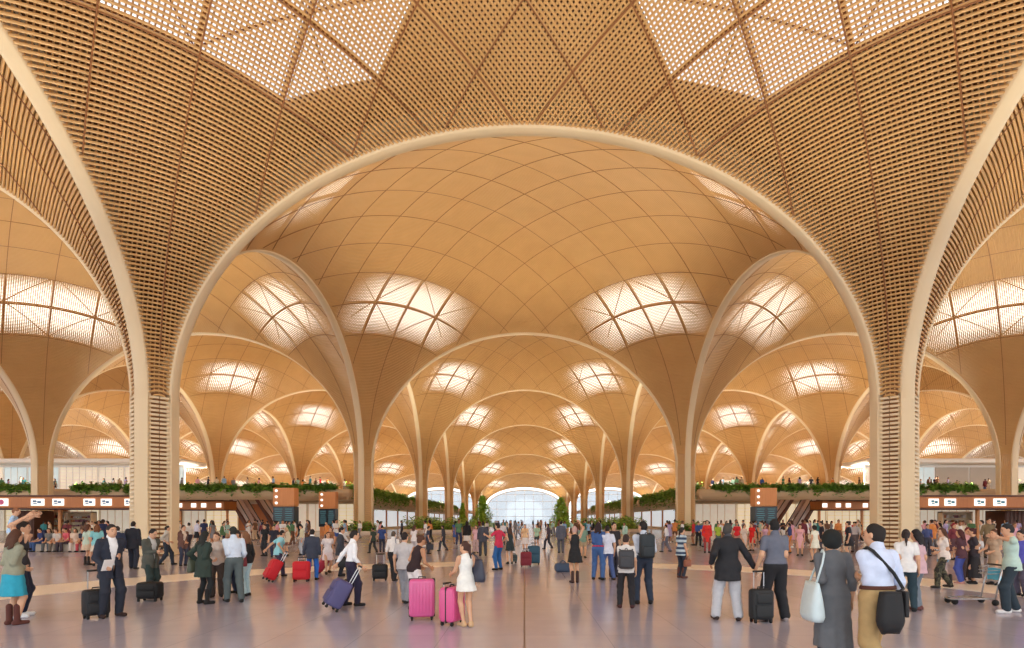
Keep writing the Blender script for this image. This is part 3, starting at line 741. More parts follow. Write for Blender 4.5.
# ---------------------------------------------------------------- luggage
def suitcase(name, label, loc, rz, size, c, style='soft', handle=.35, tilt=0, group=None, trim=(26, 26, 28)):
    """wheels at the origin; tilt leans it about its wheels, towards -y when negative"""
    w, d, h = size; o = empty(name, loc, R(rz)); o.rotation_euler = (R(tilt), 0, R(rz)); tag(o, label, 'suitcase', group)
    body = plain(c, .3 if style == 'ribbed' else .7, name='luggage_shell', noise=.06); tr = plain(trim, .5); z0 = .055
    y0, y1 = (-d / 2, d / 2)
    off = -(d / 2 - .045) if tilt < 0 else (d / 2 - .045 if tilt > 0 else 0)          # tilted ones turn about one pair of wheels
    b = MB(); b.bevel_box(-w / 2, w / 2, y0 + off, y1 + off, z0, h, min(.06, d * .25))
    if style == 'ribbed':
        n = 7
        for k in range(n):
            x = -w / 2 + w * (k + 1) / (n + 1)
            for yy in (y0 + off - .008, y1 + off - .012): b.bevel_box(x - .018, x + .018, yy, yy + .02, z0 + .06, h - .06, .006)
    b.obj('shell', body, o, True)
    if style == 'ribbed':
        b = MB(); b.bevel_box(-w / 2 - .006, w / 2 + .006, off - .012, off + .012, z0 - .006, h + .006, .01); b.obj('zip_band', tr, o)
    else:
        b = MB(); b.bevel_box(-w / 2 + .04, w / 2 - .04, y0 + off - .03, y0 + off + .02, z0 + .05, z0 + (h - z0) * .5, .02); b.bevel_box(-w / 2 + .05, w / 2 - .05, y0 + off - .025, y0 + off + .02, z0 + (h - z0) * .55, h - .06, .02)
        b.obj('front_pocket', body, o, True)
    b = MB()
    b.tube([(-.06, off, h - .005), (-.055, off, h + .03), (.055, off, h + .03), (.06, off, h - .005)], .011, 6); b.obj('carry_grip', tr, o, True)
    if handle:
        b = MB(); yy = y1 + off - .04
        for sx in (-1, 1): b.tube([(sx * w * .24, yy, h - .03), (sx * w * .24, yy, h + handle)], .009, 6)
        b.obj('pull_rod', M['steel'], o)
        b = MB(); b.tube([(-w * .24 - .015, yy, h + handle), (w * .24 + .015, yy, h + handle)], .017, 8); b.obj('pull_handle', tr, o, True)
    for sx in (-1, 1):
        for sy in (-1, 1):
            b = MB(); b.cyl((sx * (w / 2 - .05), off + sy * (d / 2 - .045), .028), (1, 0, 0), .028, .03); b.bevel_box(sx * (w / 2 - .05) - .022, sx * (w / 2 - .05) + .022, off + sy * (d / 2 - .045) - .02, off + sy * (d / 2 - .045) + .02, .03, z0 + .02, .006)
            b.obj('wheel', M['rubber'], o)
    return o
def arch_pts(a, b, up, n=9):
    a, b = Vector(a), Vector(b); return [a.lerp(b, t / (n - 1)) + Vector((0, 0, up * math.sin(math.pi * t / (n - 1)))) for t in range(n)]
def worn(W, p): return W['mw'] @ Vector(p)
def frame_of(W, at):
    """a matrix at a world point with the wearer's facing"""
    rot = W['mw'].to_3x3().normalized().to_4x4(); m = Matrix.Translation(at) @ rot; return m
def put(o, m): o.matrix_world = m
def backpack(label, W, c, h=.44):
    P, U = W['P'], (W['neck'] - W['P']).normalized(); rot = W['mw'].to_3x3().normalized(); back = rot @ Vector((0, -1, 0)); k = W['k']
    o = empty('backpack', (0, 0, 0)); tag(o, label, 'backpack'); put(o, frame_of(W, P + U * .24 * k + back * .20 * k))
    mt = plain(c, .75, name='bag_cloth')
    b = MB(); b.bevel_box(-.15, .15, -.10, .07, -.2, h - .2, .055); b.obj('bag_body', mt, o, True)
    b = MB(); b.bevel_box(-.12, .12, -.15, -.07, -.17, .04, .03); b.obj('front_pocket', mt, o, True)
    b = MB(); b.tube(arch_pts((-.03, .03, h - .21), (.03, .03, h - .21), .04), .008, 6); b.obj('top_loop', mt, o, True)
    for sx in (-1, 1):
        b = MB(); b.tube([(sx * .10, .06, h - .23), (sx * .12, .12, h - .20), (sx * .125, .22, h - .19), (sx * .125, .33, h - .29), (sx * .14, .31, h - .44), (sx * .15, .18, h - .54), (sx * .13, .05, -.16)], .016, 6); b.obj('shoulder_strap', mt, o, True)
    return o
def messenger(label, W, c, side, drop=-.14, size=(.13, .38, .32), strap=True, flap=None, sit=(.25, -.06)):
    """bag hanging at one hip with its strap across to the other shoulder"""
    rot = W['mw'].to_3x3().normalized(); k = W['k']; at = W['P'] + rot @ Vector((side * sit[0], sit[1], drop)) * k
    o = empty('shoulder_bag', (0, 0, 0)); tag(o, label, 'bag'); put(o, frame_of(W, at)); mt = plain(c, .7, name='bag_cloth')
    w, d, h = size
    soft_body(w, d, h, .30).obj('bag_body', mt, o, True)
    b = MB(); b.bevel_box(side * (w / 2 - .012) - .012, side * (w / 2 - .012) + .03, -d / 2 + .005, d / 2 - .005, -h * .12, h / 2 + .012, .012); b.obj('flap', plain(flap or c, .6), o, True)
    if strap:
        inv = (W['mw'].to_3x3().normalized()).inverted(); L = lambda p: inv @ (Vector(p) - at)
        sh = W['shoL' if side > 0 else 'shoR']; n = W['neck']; top = sh.lerp(n, .35) + Vector((0, 0, .045))
        bk, fr_ = W['chest'] + rot @ Vector((side * .06, -.145, -.06)) * k, W['chest'] + rot @ Vector((side * .06, .155, -.06)) * k
        pts = [(0, -d / 2 + .02, h / 2 - .03), L(W['P'] + rot @ Vector((side * .16, -.145, .12)) * k), L(bk), L(top + rot @ Vector((0, -.075, -.02))), L(top + rot @ Vector((0, 0, .012))), L(top + rot @ Vector((0, .08, -.03))), L(fr_), L(W['P'] + rot @ Vector((side * .16, .14, .12)) * k), (0, d / 2 - .02, h / 2 - .03)]
        b = MB(); b.tube(pts, .017, 6); b.obj('strap', mt, o, True)
    return o
def soft_body(w, d, h, taper):
    """rounded sack, fuller at the bottom"""
    b = MB(); v = []; K = 20; n = 10
    for t in range(n + 1):
        s = t / n; e = min(1, .62 + 1.5 * s) if s < .3 else 1; ww, dd = w / 2 * (1 - taper * s ** 2) * e, d / 2 * (1 - taper * .5 * s ** 2) * e
        for q in range(K):
            a = 2 * math.pi * q / K; ca, sa = math.cos(a), math.sin(a); sg = lambda x: math.copysign(abs(x) ** .62, x); v.append((ww * sg(ca), dd * sg(sa), -h / 2 + h * s - .02 * math.cos(a * 2) * (1 - s)))
    b.add(v, [(t * K + q, t * K + (q + 1) % K, (t + 1) * K + (q + 1) % K, (t + 1) * K + q) for t in range(n) for q in range(K)] + [tuple(reversed(range(K))), tuple(n * K + q for q in range(K))])
    return b
def held(name, label, cat, W, hand, size, c, off=(0, 0, 0), tip=0):
    """small flat thing held in a hand"""
    w, d, h = size; b = MB(); b.bevel_box(-w / 2, w / 2, -d / 2, d / 2, -h / 2, h / 2, min(size) * .4); o = b.obj(name, plain(c, .4)); tag(o, label, cat)
    rot = W['mw'].to_3x3().normalized(); put(o, frame_of(W, W['palm' + hand] + rot @ Vector(off)) @ Matrix.Rotation(R(tip), 4, 'X')); return o
def tote(label, W, c, side, size=(.14, .36, .36), drop=-.02, out=.30):
    """soft bag hanging from one shoulder"""
    rot = W['mw'].to_3x3().normalized(); k = W['k']; at = W['P'] + rot @ Vector((side * out, -.04, drop)) * k
    o = empty('shoulder_bag', (0, 0, 0)); tag(o, label, 'bag'); put(o, frame_of(W, at)); mt = plain(c, .5, name='bag_leather')
    w, d, h = size; v, f = [], []; K = 16
    for t in range(9):
        s = t / 8; z = -h / 2 + h * s; ww = w / 2 * (.25 + .75 * math.sin(math.pi * min(1, (1 - s) * .5 + .5) * .5 + .0) if s > .5 else .55 + .45 * s * 2) ; ww = w / 2 * (1 - .75 * s ** 2) * (1 if t else .8); dd = d / 2 * (1 - .18 * s) * (1 if t else .9)
        for q in range(K):
            a = 2 * math.pi * q / K; ca, sa = math.cos(a), math.sin(a); sg = lambda x: math.copysign(abs(x) ** .6, x); v.append((ww * sg(ca), dd * sg(sa), z))
    f = [(t * K + q, t * K + (q + 1) % K, (t + 1) * K + (q + 1) % K, (t + 1) * K + q) for t in range(8) for q in range(K)] + [tuple(reversed(range(K))), tuple(8 * K + q for q in range(K))]
    b = MB(); b.add(v, f); b.obj('bag_body', mt, o, True)
    inv = rot.inverted(); sh = W['shoL' if side < 0 else 'shoR']; top = inv @ (sh + Vector((0, 0, .075)) - rot @ Vector((side * .02, 0, 0)) - at)
    for yy in (-.05, .05):
        b = MB(); b.tube([(0, yy * 2, h / 2 - .03), (top.x * .75, yy * 1.3, top.z * .6 + h * .2), (top.x, yy * .9, top.z - .03), (top.x, 0, top.z + .005)], .012, 6); b.obj('strap', mt, o, True)
    return o
def handbag(label, W, hand, c, size=(.12, .34, .26), name='handbag', rz=0):
    rot = W['mw'].to_3x3().normalized(); at = W['palm' + hand] + Vector((0, 0, -.03 - size[2] / 2 - .1))
    o = empty(name, (0, 0, 0)); tag(o, label, 'bag'); put(o, frame_of(W, at) @ Matrix.Rotation(R(rz), 4, 'Z')); mt = plain(c, .6, name='bag_leather'); w, d, h = size
    b = MB(); b.bevel_box(-w / 2, w / 2, -d / 2, d / 2, -h / 2, h / 2, .035); b.obj('bag_body', mt, o, True)
    for sx in (-1, 1):
        b = MB(); b.tube(arch_pts((sx * w * .25, -d * .25, h / 2 - .02), (sx * w * .25, d * .25, h / 2 - .02), .13), .009, 6); b.obj('handle', mt, o, True)
    return o
def floor_bag(label, loc, rz, c, size=(.5, .26, .26), name='duffel_bag'):
    o = empty(name, loc, R(rz)); tag(o, label, 'bag'); w, d, h = size; mt = plain(c, .7, name='bag_cloth')
    b = MB(); b.bevel_box(-w / 2, w / 2, -d / 2, d / 2, 0, h, min(h, d) * .38, seg=4); b.obj('bag_body', mt, o, True)
    for sy in (-1, 1):
        b = MB(); b.tube(arch_pts((-w * .2, sy * d * .3, h - .04), (w * .2, sy * d * .3, h - .04), .12), .011, 6); b.obj('handle', mt, o, True)
    return o
def luggage_cart(label, loc, rz):
    o = empty('luggage_cart', loc, R(rz)); tag(o, label, 'cart'); st = M['steel']
    b = MB()                                                    # low platform pointing along +x, upright at the -x end
    for sy in (-1, 1): b.tube([(-.32, sy * .27, .17), (.35, sy * .24, .15), (.62, sy * .16, .13)], .017, 8)
    b.tube([(.62, -.16, .13), (.62, .16, .13)], .017, 8)
    for x in (-.2, -.05, .1, .25, .4): b.tube([(x, -.25, .165), (x, .25, .165)], .011, 6)
    b.obj('platform_frame', st, o, True)
    b = MB()
    for sy in (-1, 1): b.tube([(-.30, sy * .27, .15), (-.38, sy * .27, .6), (-.47, sy * .26, 1.0)], .018, 8)
    b.tube([(-.38, -.27, .6), (-.38, .27, .6)], .014, 6); b.obj('upright_frame', st, o, True)
    b = MB(); b.tube([(-.47, -.30, 1.0), (-.47, .30, 1.0)], .022, 8); b.obj('push_handle', M['black'], o, True)
    b = MB(); b.bevel_box(-.46, -.42, -.24, .24, .62, .92, .012, mat=Matrix.Rotation(0, 4, 'Y')); b.obj('advertising_panel', plain((96, 200, 232), .4), o)
    b = MB()
    for z in (.80, .88, .96): b.tube([(-.45, -.24, z), (-.2, -.2, z - .02), (-.2, .2, z - .02), (-.45, .24, z)], .008, 6)
    for y in (-.15, 0, .15): b.tube([(-.2, y, .95), (-.2, y * .9, .76), (-.44, y, .76)], .007, 6)
    b.obj('hand_basket', st, o, True)
    for x, y in ((-.3, -.27), (-.3, .27), (.55, -.15), (.55, .15)):
        b = MB(); b.cyl((x, y, .075), (0, 1, 0), .075, .04, 16); b.tube([(x, y, .075), (x, y, .15)], .014, 6); b.obj('wheel', M['rubber'], o, True)
    return o
# ---------------------------------------------------------------- galleries on both sides
def leaves(n, pt, size, droop=.5, seed=1, per=1):
    """n folded leaves around points given by pt(rng)"""
    g = np.random.default_rng(seed); P = pt(g, n)
    an = g.uniform(0, 2 * math.pi, n); el = g.uniform(-droop, .6, n); L = size * g.uniform(.6, 1.4, n); W_ = L * g.uniform(.28, .42, n)
    d = np.stack([np.cos(an) * np.cos(el), np.sin(an) * np.cos(el), np.sin(el)], 1); sd = np.stack([-np.sin(an), np.cos(an), 0 * an], 1); up = np.cross(sd, d)
    a, c = P, P + d * L[:, None] + up * 0; m = P + d * (L * .5)[:, None]
    l_, r_ = m + sd * W_[:, None] + up * (W_ * .4)[:, None], m - sd * W_[:, None] + up * (W_ * .4)[:, None]
    # two triangles' worth as one folded quad pair with a little thickness from the fold
    v = np.stack([a, l_, c, m, r_], 1).reshape(-1, 3); k = np.arange(n)[:, None] * 5
    f = np.concatenate([k + np.array([[0, 3, 2, 1]]), k + np.array([[0, 4, 2, 3]])], 0)
    return quads_mesh('foliage', v, f)
def foliage(parent, me, mat, name='foliage'):
    o = link(name, me, mat, parent); o['kind'] = 'stuff'; return o
ZM, FO = 5.15, -.4      # gallery floor
def gallery(sx):
    sd = 'left' if sx < 0 else 'right'
    X = lambda a, b: (min(sx * a, sx * b), max(sx * a, sx * b))
    b = MB()
    x0, x1 = X(20.5, 30.0); b.box(x0, x1, 66, 235, ZM - .55, ZM)
    x0, x1 = X(30.0, 46.0); b.box(x0, x1, 66, 69.0, ZM - .55, ZM); b.box(x0, x1, 84, 235, ZM - .55, ZM)
    x0, x1 = X(46.0, 126); b.box(x0, x1, 66, 235, ZM - .55, ZM)
    struct(b.obj('floor_gallery_' + sd, M['stone_edge']))
    # rounded stone fascia along the front and along the central nave
    for nm, p, q in (('front', (sx * 20.15, 66), (sx * 126, 66)), ('nave', (sx * 20.5, 65.62), (sx * 20.5, 235))):
        b = MB(); n = 40; pr = [(0, .62), (.28, .62), (.42, .45), (.46, .15), (.36, -.2), (.15, -.5), (0, -.6)]
        v = []
        dx, dy = (0, -1) if nm == 'front' else (-sx, 0)
        for k in range(n):
            t = k / (n - 1); x, y = p[0] + (q[0] - p[0]) * t, p[1] + (q[1] - p[1]) * t
            for o, z in pr: v.append((x + dx * o, y + dy * o, ZM + FO + z - .1))
        m = len(pr); b.add(v, [(k * m + i, k * m + (i + 1) % m, k * m + m + (i + 1) % m, k * m + m + i) for k in range(n - 1) for i in range(m)] + [tuple(range(m)), tuple(reversed(range((n - 1) * m, n * m)))])
        struct(b.obj('trim_gallery_%s_%s' % (nm, sd), M['stone_edge'], None, False))
    # hanging planters, one per stretch between columns
    def trough(p, q, label, n, droop_z, grp):
        L = math.hypot(q[0] - p[0], q[1] - p[1]); o = empty('balcony_planter', ((p[0] + q[0]) / 2, (p[1] + q[1]) / 2, ZM)); tag(o, label, 'planter', grp)
        ux, uy = (q[0] - p[0]) / L, (q[1] - p[1]) / L; nx, ny = (0, -1) if abs(ux) > .5 else (-sx, 0)
        b = MB(); mt = Matrix(((ux, -nx if False else nx, 0, 0), (uy, ny, 0, 0), (0, 0, 1, 0), (0, 0, 0, 1)))
        b.box(-L / 2, L / 2, -.62, -.08, 0, .42, mat=mt); b.obj('trough', M['stone_edge'], o)
        def pt(g, n_):
            t = g.uniform(-L / 2, L / 2, n_); ofs = g.normal(.0, .25, n_); hang = g.random(n_) < .45; hi = .22 + np.abs(g.normal(0, .19, n_)) * (.7 + .6 * np.sin(t * 1.7 + 1.3 * np.sin(t * .6)) ** 2)
            z = np.where(hang, .3 - np.abs(g.normal(0, droop_z, n_)) * (.6 + .8 * np.sin(t * 1.3) ** 2), hi); ofs = np.where(hang, .42 + np.abs(g.normal(0, .08, n_)), ofs)
            return np.stack([t * ux + ofs * nx, t * uy + ofs * ny, z + .52 + FO], 1)
        foliage(o, leaves(n, pt, .36, .9, int(abs(p[0]) * 7 + p[1]) % 997), M['leaf'])
    segs = [(21.5, 33, 'beside the sign tower'), (33, 46.5, 'above the escalators'), (46.5, 52.5, 'just beyond the slatted column'), (55.5, 74, 'above the check-in counters')]
    for a, b_, wh in segs: trough((sx * (a + .3), 66.05), (sx * (b_ - .3), 66.05), 'green planting along the %s gallery edge %s' % (sd, wh), int((b_ - a) * 330), .3, None)
    for k, (a, b_) in enumerate(((66.5, 98), (101.5, 134), (137, 170))):
        trough((sx * 20.45, a), (sx * 20.45, b_), 'hanging green planting along the %s side of the nave, %s stretch' % (sd, ('nearest', 'middle', 'farthest')[k]), 6200 - 1500 * k, .6, None)
    # shop walls under and on the gallery
    def shopfront(nm, x0, x1, y, z0, z1, mats, step, seed, doors=True):
        g = np.random.default_rng(seed); b = MB(); x = min(x0, x1); xe = max(x0, x1)
        b.box(x, xe, y, y + .3, z0, z1, 0)
        while x < xe - .5:
            w_ = min(step * g.uniform(.6, 1.4), xe - x); r = g.random(); mi = 1 if r < .45 else 2 if r < .8 else 3
            b.box(x + .12, x + w_ - .12, y - .08, y + .05, z0 + (.1 if doors else .9), z1 - .5, mi)
            if mi in (1, 2):
                for k in range(int(w_ / 1.1)): b.box(x + .2 + k * 1.1, x + .26 + k * 1.1, y - .14, y - .02, z0, z1 - .4, 4)
                if r < .3:
                    for zz in np.arange(z0 + .7, z1 - .7, .55): b.box(x + .3, x + w_ - .3, y - .3, y - .05, zz, zz + .05, 4)
            x += w_
        struct(b.obj(nm, mats))
    lit1 = plain((255, 238, 206), .6, name='warm_lit_shop', noise=.10, scale=1.2, emit=.35); lit2 = plain((236, 222, 202), .6, name='pale_lit_shop', noise=.14, scale=1.5, emit=.28)
    mats = [M['cream'], lit1, lit2, M['fascia'], M['rib']]
    shopfront('wall_%s_shops' % sd, sx * 24.5, sx * 126, 86, 0, ZM - .55, mats, 5.5, 3 if sx < 0 else 4)
    cl = plain((196, 184, 170), .6, name='stone_clad_wall', noise=.08, scale=.6)
    shopfront('wall_%s_lounge' % sd, sx * 58, sx * 126, 97, ZM, ZM + 6.0, [M['white'], lit2, plain((206, 222, 226), .4, name='pale_glass_shop', noise=.2, scale=.8, emit=.25), cl, M['white']], 5.0, 8 if sx < 0 else 9)
    b = MB(); x0, x1 = X(56.5, 126); b.bevel_box(x0, x1, 93.5, 103, ZM + 5.9, ZM + 6.7, .3); struct(b.obj('trim_lounge_roof_' + sd, M['white']))
    # glazed wall along the nave under the gallery
    b = MB(); x0, x1 = X(24.5, 24.9); b.box(x0, x1, 92, 235, 0, .5, 0); b.box(x0, x1, 92, 235, 3.4, ZM - .5, 0)
    y = 92
    while y < 234: b.box(x0, x1, y, y + .7, .5, 3.4, 1); b.box(min(sx * 24.65, sx * 24.7), max(sx * 24.65, sx * 24.7), y + .7, y + 9, .5, 3.4, 2); y += 9
    struct(b.obj('wall_%s_nave' % sd, [M['cream'], M['fascia'], plain((226, 234, 240), .4, name='bright_glazing', noise=.08, scale=.5, emit=.4)]))
for sx in (-1, 1): gallery(sx)

# ---------------------------------------------------------------- check-in counters with their signed canopies
def canopy(x0, x1, y, z0, z1, depth, label, signs, nm='check_in_canopy', posts=(), grp=None, lit=False, fold=0):
    o = empty(nm, ((x0 + x1) / 2, y, 0)); tag(o, label, 'canopy', grp); c = (x0 + x1) / 2
    b = MB(); b.bevel_box(x0 - c, x1 - c, 0, depth, z0, z1, .06); b.box(x0 - c - .05, x1 - c + .05, -.08, depth, z1, z1 + .12, 1); b.box(x0 - c - .05, x1 - c + .05, -.06, depth, z0 - .1, z0, 1); b.obj('fascia', [M['fascia'], M['darkwood']], o)
    for x, w_, h_, mk in signs:
        b = MB(); zc = (z0 + z1) / 2; b.bevel_box(x - c - w_ / 2, x - c + w_ / 2, -.16, 0, zc - h_ / 2, zc + h_ / 2, .03); s_ = b.obj('sign', M['lit'], o)
        if mk == 'mark':
            b = MB(); b.box(x - c - w_ * .32, x - c - w_ * .02, -.185, -.16, zc - .02, zc + .16); b.box(x - c + w_ * .04, x - c + w_ * .34, -.185, -.16, zc - .10, zc + .10); b.box(x - c - w_ * .28, x - c + w_ * .0, -.185, -.16, zc - .18, zc - .08)
            b.obj('sign_marking', plain((110, 140, 176) if x < 0 else (70, 140, 160), .5), s_)
        if mk == 'pink':
            b = MB(); b.cyl((x - c, -.185, zc), (0, 1, 0), h_ * .36, .05, 20); b.obj('round_emblem', plain((214, 90, 136), .5), s_)
    for x in posts:
        b = MB(); b.bevel_box(x - c - .12, x - c + .12, depth * .5 - .12, depth * .5 + .12, 0, z0 - .1, .03); b.obj('post', M['totem'], o)
    return o
ws = lambda px, Y: (px - CX) * Y / FPX
YK = 48.0
canopy(-50, -31.9, YK, 2.72, 3.68, 4.5, 'long orange brown canopy with white signs in front of the left shops', [(ws(3, YK), .95, .62, 'pink'), (ws(38.5, YK), 1.05, .58, 'mark'), (ws(59, YK), .9, .58, 'mark'), (ws(90, YK), .9, .58, 'mark'), (ws(107, YK), .85, .58, 'mark'), (ws(130, YK), .75, .58, 'mark')], posts=(-49, -41, -33))
canopy(32.4, 48, YK, 2.72, 3.68, 4.5, 'long orange brown canopy with white signs in front of the right shops', [(ws(933, YK), .8, .6, 'mark'), (ws(949.5, YK), .9, .6, 'mark'), (ws(979, YK), .85, .6, 'mark'), (ws(999, YK), 1.0, .62, 'mark')], posts=(33.5, 40, 47))
canopy(-42.5, -35.9, 68, 2.95, 3.95, 3, 'short lit canopy under the left gallery beside the escalators', [(ws(x, 68), .55, .5, None) for x in (180, 194, 204, 219)], posts=(-42, -36.3))
canopy(35.6, 41.6, 68, 2.95, 3.95, 3, 'short lit canopy under the right gallery beside the escalators', [(ws(x, 68), .55, .5, None) for x in (824.5, 838, 848, 865)], posts=(36, 41.2))
def kiosk(x0, x1, y, label, mirror=1):
    """booth and display wall behind the counters"""
    o = empty('shop_booth', ((x0 + x1) / 2, y, 0)); tag(o, label, 'booth'); c = (x0 + x1) / 2; L, Rr = (x0 - c, x1 - c)
    b = MB(); b.bevel_box(L, Rr, 0, 2.2, 0, 2.55, .05); b.obj('wall', M['darkwood'], o)
    b = MB()
    for k in range(int((x1 - x0) / .35)): b.box(L + .1 + k * .35, L + .22 + k * .35, -.05, 0, .05, 2.5)
    b.obj('slat_cladding', M['darkwood'], o)
    return o
kiosk(ws(14, 50.6), ws(34, 50.6), 50.6, 'dark brown booth under the left canopy, left end')
kiosk(ws(1005, 50.6), ws(1030, 50.6), 50.6, 'dark brown booth under the right canopy, right end')
def display(x0, x1, y, label):
    o = empty('display_case', ((x0 + x1) / 2, y, 0)); tag(o, label, 'display case'); w_ = x1 - x0; h_ = 2.5
    b = MB(); b.box(-w_ / 2, w_ / 2, .5, .6, 0, h_); b.box(-w_ / 2, -w_ / 2 + .12, -.1, .6, 0, h_); b.box(w_ / 2 - .12, w_ / 2, -.1, .6, 0, h_); b.box(-w_ / 2, w_ / 2, -.1, .6, h_ - .12, h_); b.box(-w_ / 2, w_ / 2, -.1, .6, 0, .7); b.obj('cabinet', M['cream'], o)
    g = np.random.default_rng(int(abs(x0) * 10))
    for z in (1.05, 1.45, 1.85):
        b = MB(); b.box(-w_ / 2 + .12, w_ / 2 - .12, 0, .5, z, z + .04); s_ = b.obj('shelf', M['rib'], o)
        b = MB(); x = -w_ / 2 + .25
        while x < w_ / 2 - .5:
            ww = g.uniform(.12, .35); b.bevel_box(x, x + ww, .1, .35, z + .04, z + .04 + g.uniform(.12, .3), .02, int(g.integers(0, 3))); x += ww + g.uniform(.04, .2)
        gd = b.obj('goods', [plain((190, 120, 70), .5), plain((232, 224, 214), .5), plain((150, 100, 110), .5)], s_); gd['kind'] = 'stuff'
    return o
display(ws(50.5, 53.4), ws(66, 53.4), 53.4, 'lit display shelves under the left canopy, beside the timber wall')
display(ws(67, 53.4), ws(92, 53.4), 53.4, 'wide display shelves under the left canopy, right of the white post')
display(ws(942, 53.4), ws(972, 53.4), 53.4, 'wide display shelves under the right canopy')
b = MB(); b.bevel_box(-.8, .8, 0, .3, 0, 2.5, .04)
for k in range(8): b.box(-.78 + k * .2, -.66 + k * .2, -.05, 0, 0, 2.5)
o = b.obj('timber_screen', M['totem']); o.location = (ws(40.5, 52.9), 52.9, 0); tag(o, 'upright timber slat screen between dark booth and display shelves', 'screen')

# ---------------------------------------------------------------- departure board towers, escalators
def tower(x, y, w_, zt, zs, label):
    o = empty('departure_board', (x, y, 0)); tag(o, label, 'information board'); d_ = w_ * .55
    b = MB(); b.bevel_box(-w_ / 2, w_ / 2, -d_ / 2, d_ / 2, zs, zt, .05); b.box(-w_ / 2 + .1, w_ / 2 - .1, -d_ / 2 + .1, d_ / 2 - .1, 0, zs); b.obj('timber_head', M['totem'], o)
    b = MB()
    for k in range(3): b.cyl((-w_ / 2 + .35, -d_ / 2 - .01, zs + .3 + k * (zt - zs - .4) / 2.3), (0, 1, 0), .14, .05)
    b.obj('round_lamp', M['lit'], o)
    b = MB(); b.bevel_box(-w_ / 2, w_ / 2, -d_ / 2, d_ / 2, .95, zs - .06, .03); s_ = b.obj('screen_cabinet', plain((34, 44, 54), .3, name='dark_screen_glass', noise=.1), o)
    b = MB(); g = np.random.default_rng(int(abs(x) * 9))
    for col in (-1, 1):
        z = zs - .35
        while z > 1.15:
            L = g.uniform(.25, .38) * w_; cx_ = col * w_ * .24; b.box(cx_ - L / 2, cx_ + L / 2, -d_ / 2 - .012, -d_ / 2, z, z + .07); z -= .22
    b.obj('screen_lines', glowing('dim_screen_text', (120, 170, 176), .35), s_)
    return o
tower(ws(286, 58), 58, 2.15, 4.95, 3.12, 'tall timber topped departure board, nearer one on the left side')
tower(ws(328.5, 64), 64, 1.85, 4.85, 3.0, 'tall timber topped departure board close to the second left column')
tower(ws(763.5, 58), 58, 2.25, 4.95, 3.12, 'tall timber topped departure board on the right side')
def escalator(x, y, rz, label, h_=ZM):
    o = empty('escalator', (x, y, 0), R(rz)); tag(o, label, 'escalator', 'escalators'); run = h_ / math.tan(R(32)); sl = math.atan2(h_, run)
    b = MB(); prof = [(-1.6, 0), (0, 0), (run, h_), (run + 1.2, h_), (run + 1.2, h_ - .5), (run + .2, h_ - .5), (.9, -.02), (-1.6, -.02)]
    for xx in (-.75, .75): b.add([(xx, p, z) for p, z in prof], [tuple(range(8))])
    b.add([(s, p, z - .04) for p, z in prof for s in (-.75, .75)], [(2 * k, 2 * k + 1, (2 * k + 3) % 16, (2 * k + 2) % 16) for k in range(8)]); b.obj('truss', M['darkred'], o)
    b = MB(); n = int(h_ / .2)
    for k in range(n): b.box(-.5, .5, run * k / n, run * (k + 1) / n, h_ * k / n - .1, h_ * (k + 1) / n)
    b.obj('steps', plain((226, 208, 204), .5, name='pale_step_metal'), o)
    for s in (-1, 1):
        b = MB(); pts = [(-1.4, .0), (-1.5, .55), (-1.3, .95), (0, .98), (run, h_ + .98), (run + 1, h_ + .98), (run + 1.15, h_ + .6), (run + 1, h_)]
        v = [(s * (.62 + o_), p, z) for o_ in (-.02, .02) for p, z in pts]; b.add(v, [tuple(range(8)), tuple(range(15, 7, -1))] + [(k, (k + 1) % 8, 8 + (k + 1) % 8, 8 + k) for k in range(8)]); bl = b.obj('balustrade', plain((206, 184, 176), .3, name='pale_balustrade'), o)
        b = MB(); b.tube([(s * .62, p, z) for p, z in pts[1:7]], .06, 8); b.obj('handrail', M['black'], bl)
for sx in (-1, 1):
    for k in (0, 1):
        x, y = sx * (29.3 + 2.8 * k), 69.8 - 1.2 * k
        escalator(x, y, 45 * (-sx), '%s escalator rising to the %s gallery' % (('inner', 'outer')[k], 'left' if sx < 0 else 'right'))

# ---------------------------------------------------------------- planting beds and trees along the nave
def bed(x0, x1, y0, y1, label, n, hgt, bright=.3):
    o = empty('planting_bed', ((x0 + x1) / 2, (y0 + y1) / 2, 0)); tag(o, label, 'planter'); w_, d_ = (x1 - x0) / 2, (y1 - y0) / 2
    b = MB(); b.bevel_box(-w_, w_, -d_, d_, 0, .5, .12); b.obj('kerb', M['kerb'], o, True)
    def pt(g, n_):
        x = g.uniform(-w_ + .15, w_ - .15, n_); y = g.uniform(-d_ + .15, d_ - .15, n_); m = np.abs(np.sin(x * 2.1 + y * .9) * np.sin(y * 1.7 - x)) ** .5
        return np.stack([x, y, .45 + g.random(n_) ** 1.3 * hgt * (.35 + .75 * m)], 1)
    k = int(n * bright)
    foliage(o, leaves(n - k, pt, .34, .3, int(abs(x0) * 31 + y0)), M['leaf']); 
    if k: foliage(o, leaves(k, pt, .30, .2, int(abs(x0) * 37 + y0 + 5)), M['leaf_bright'])
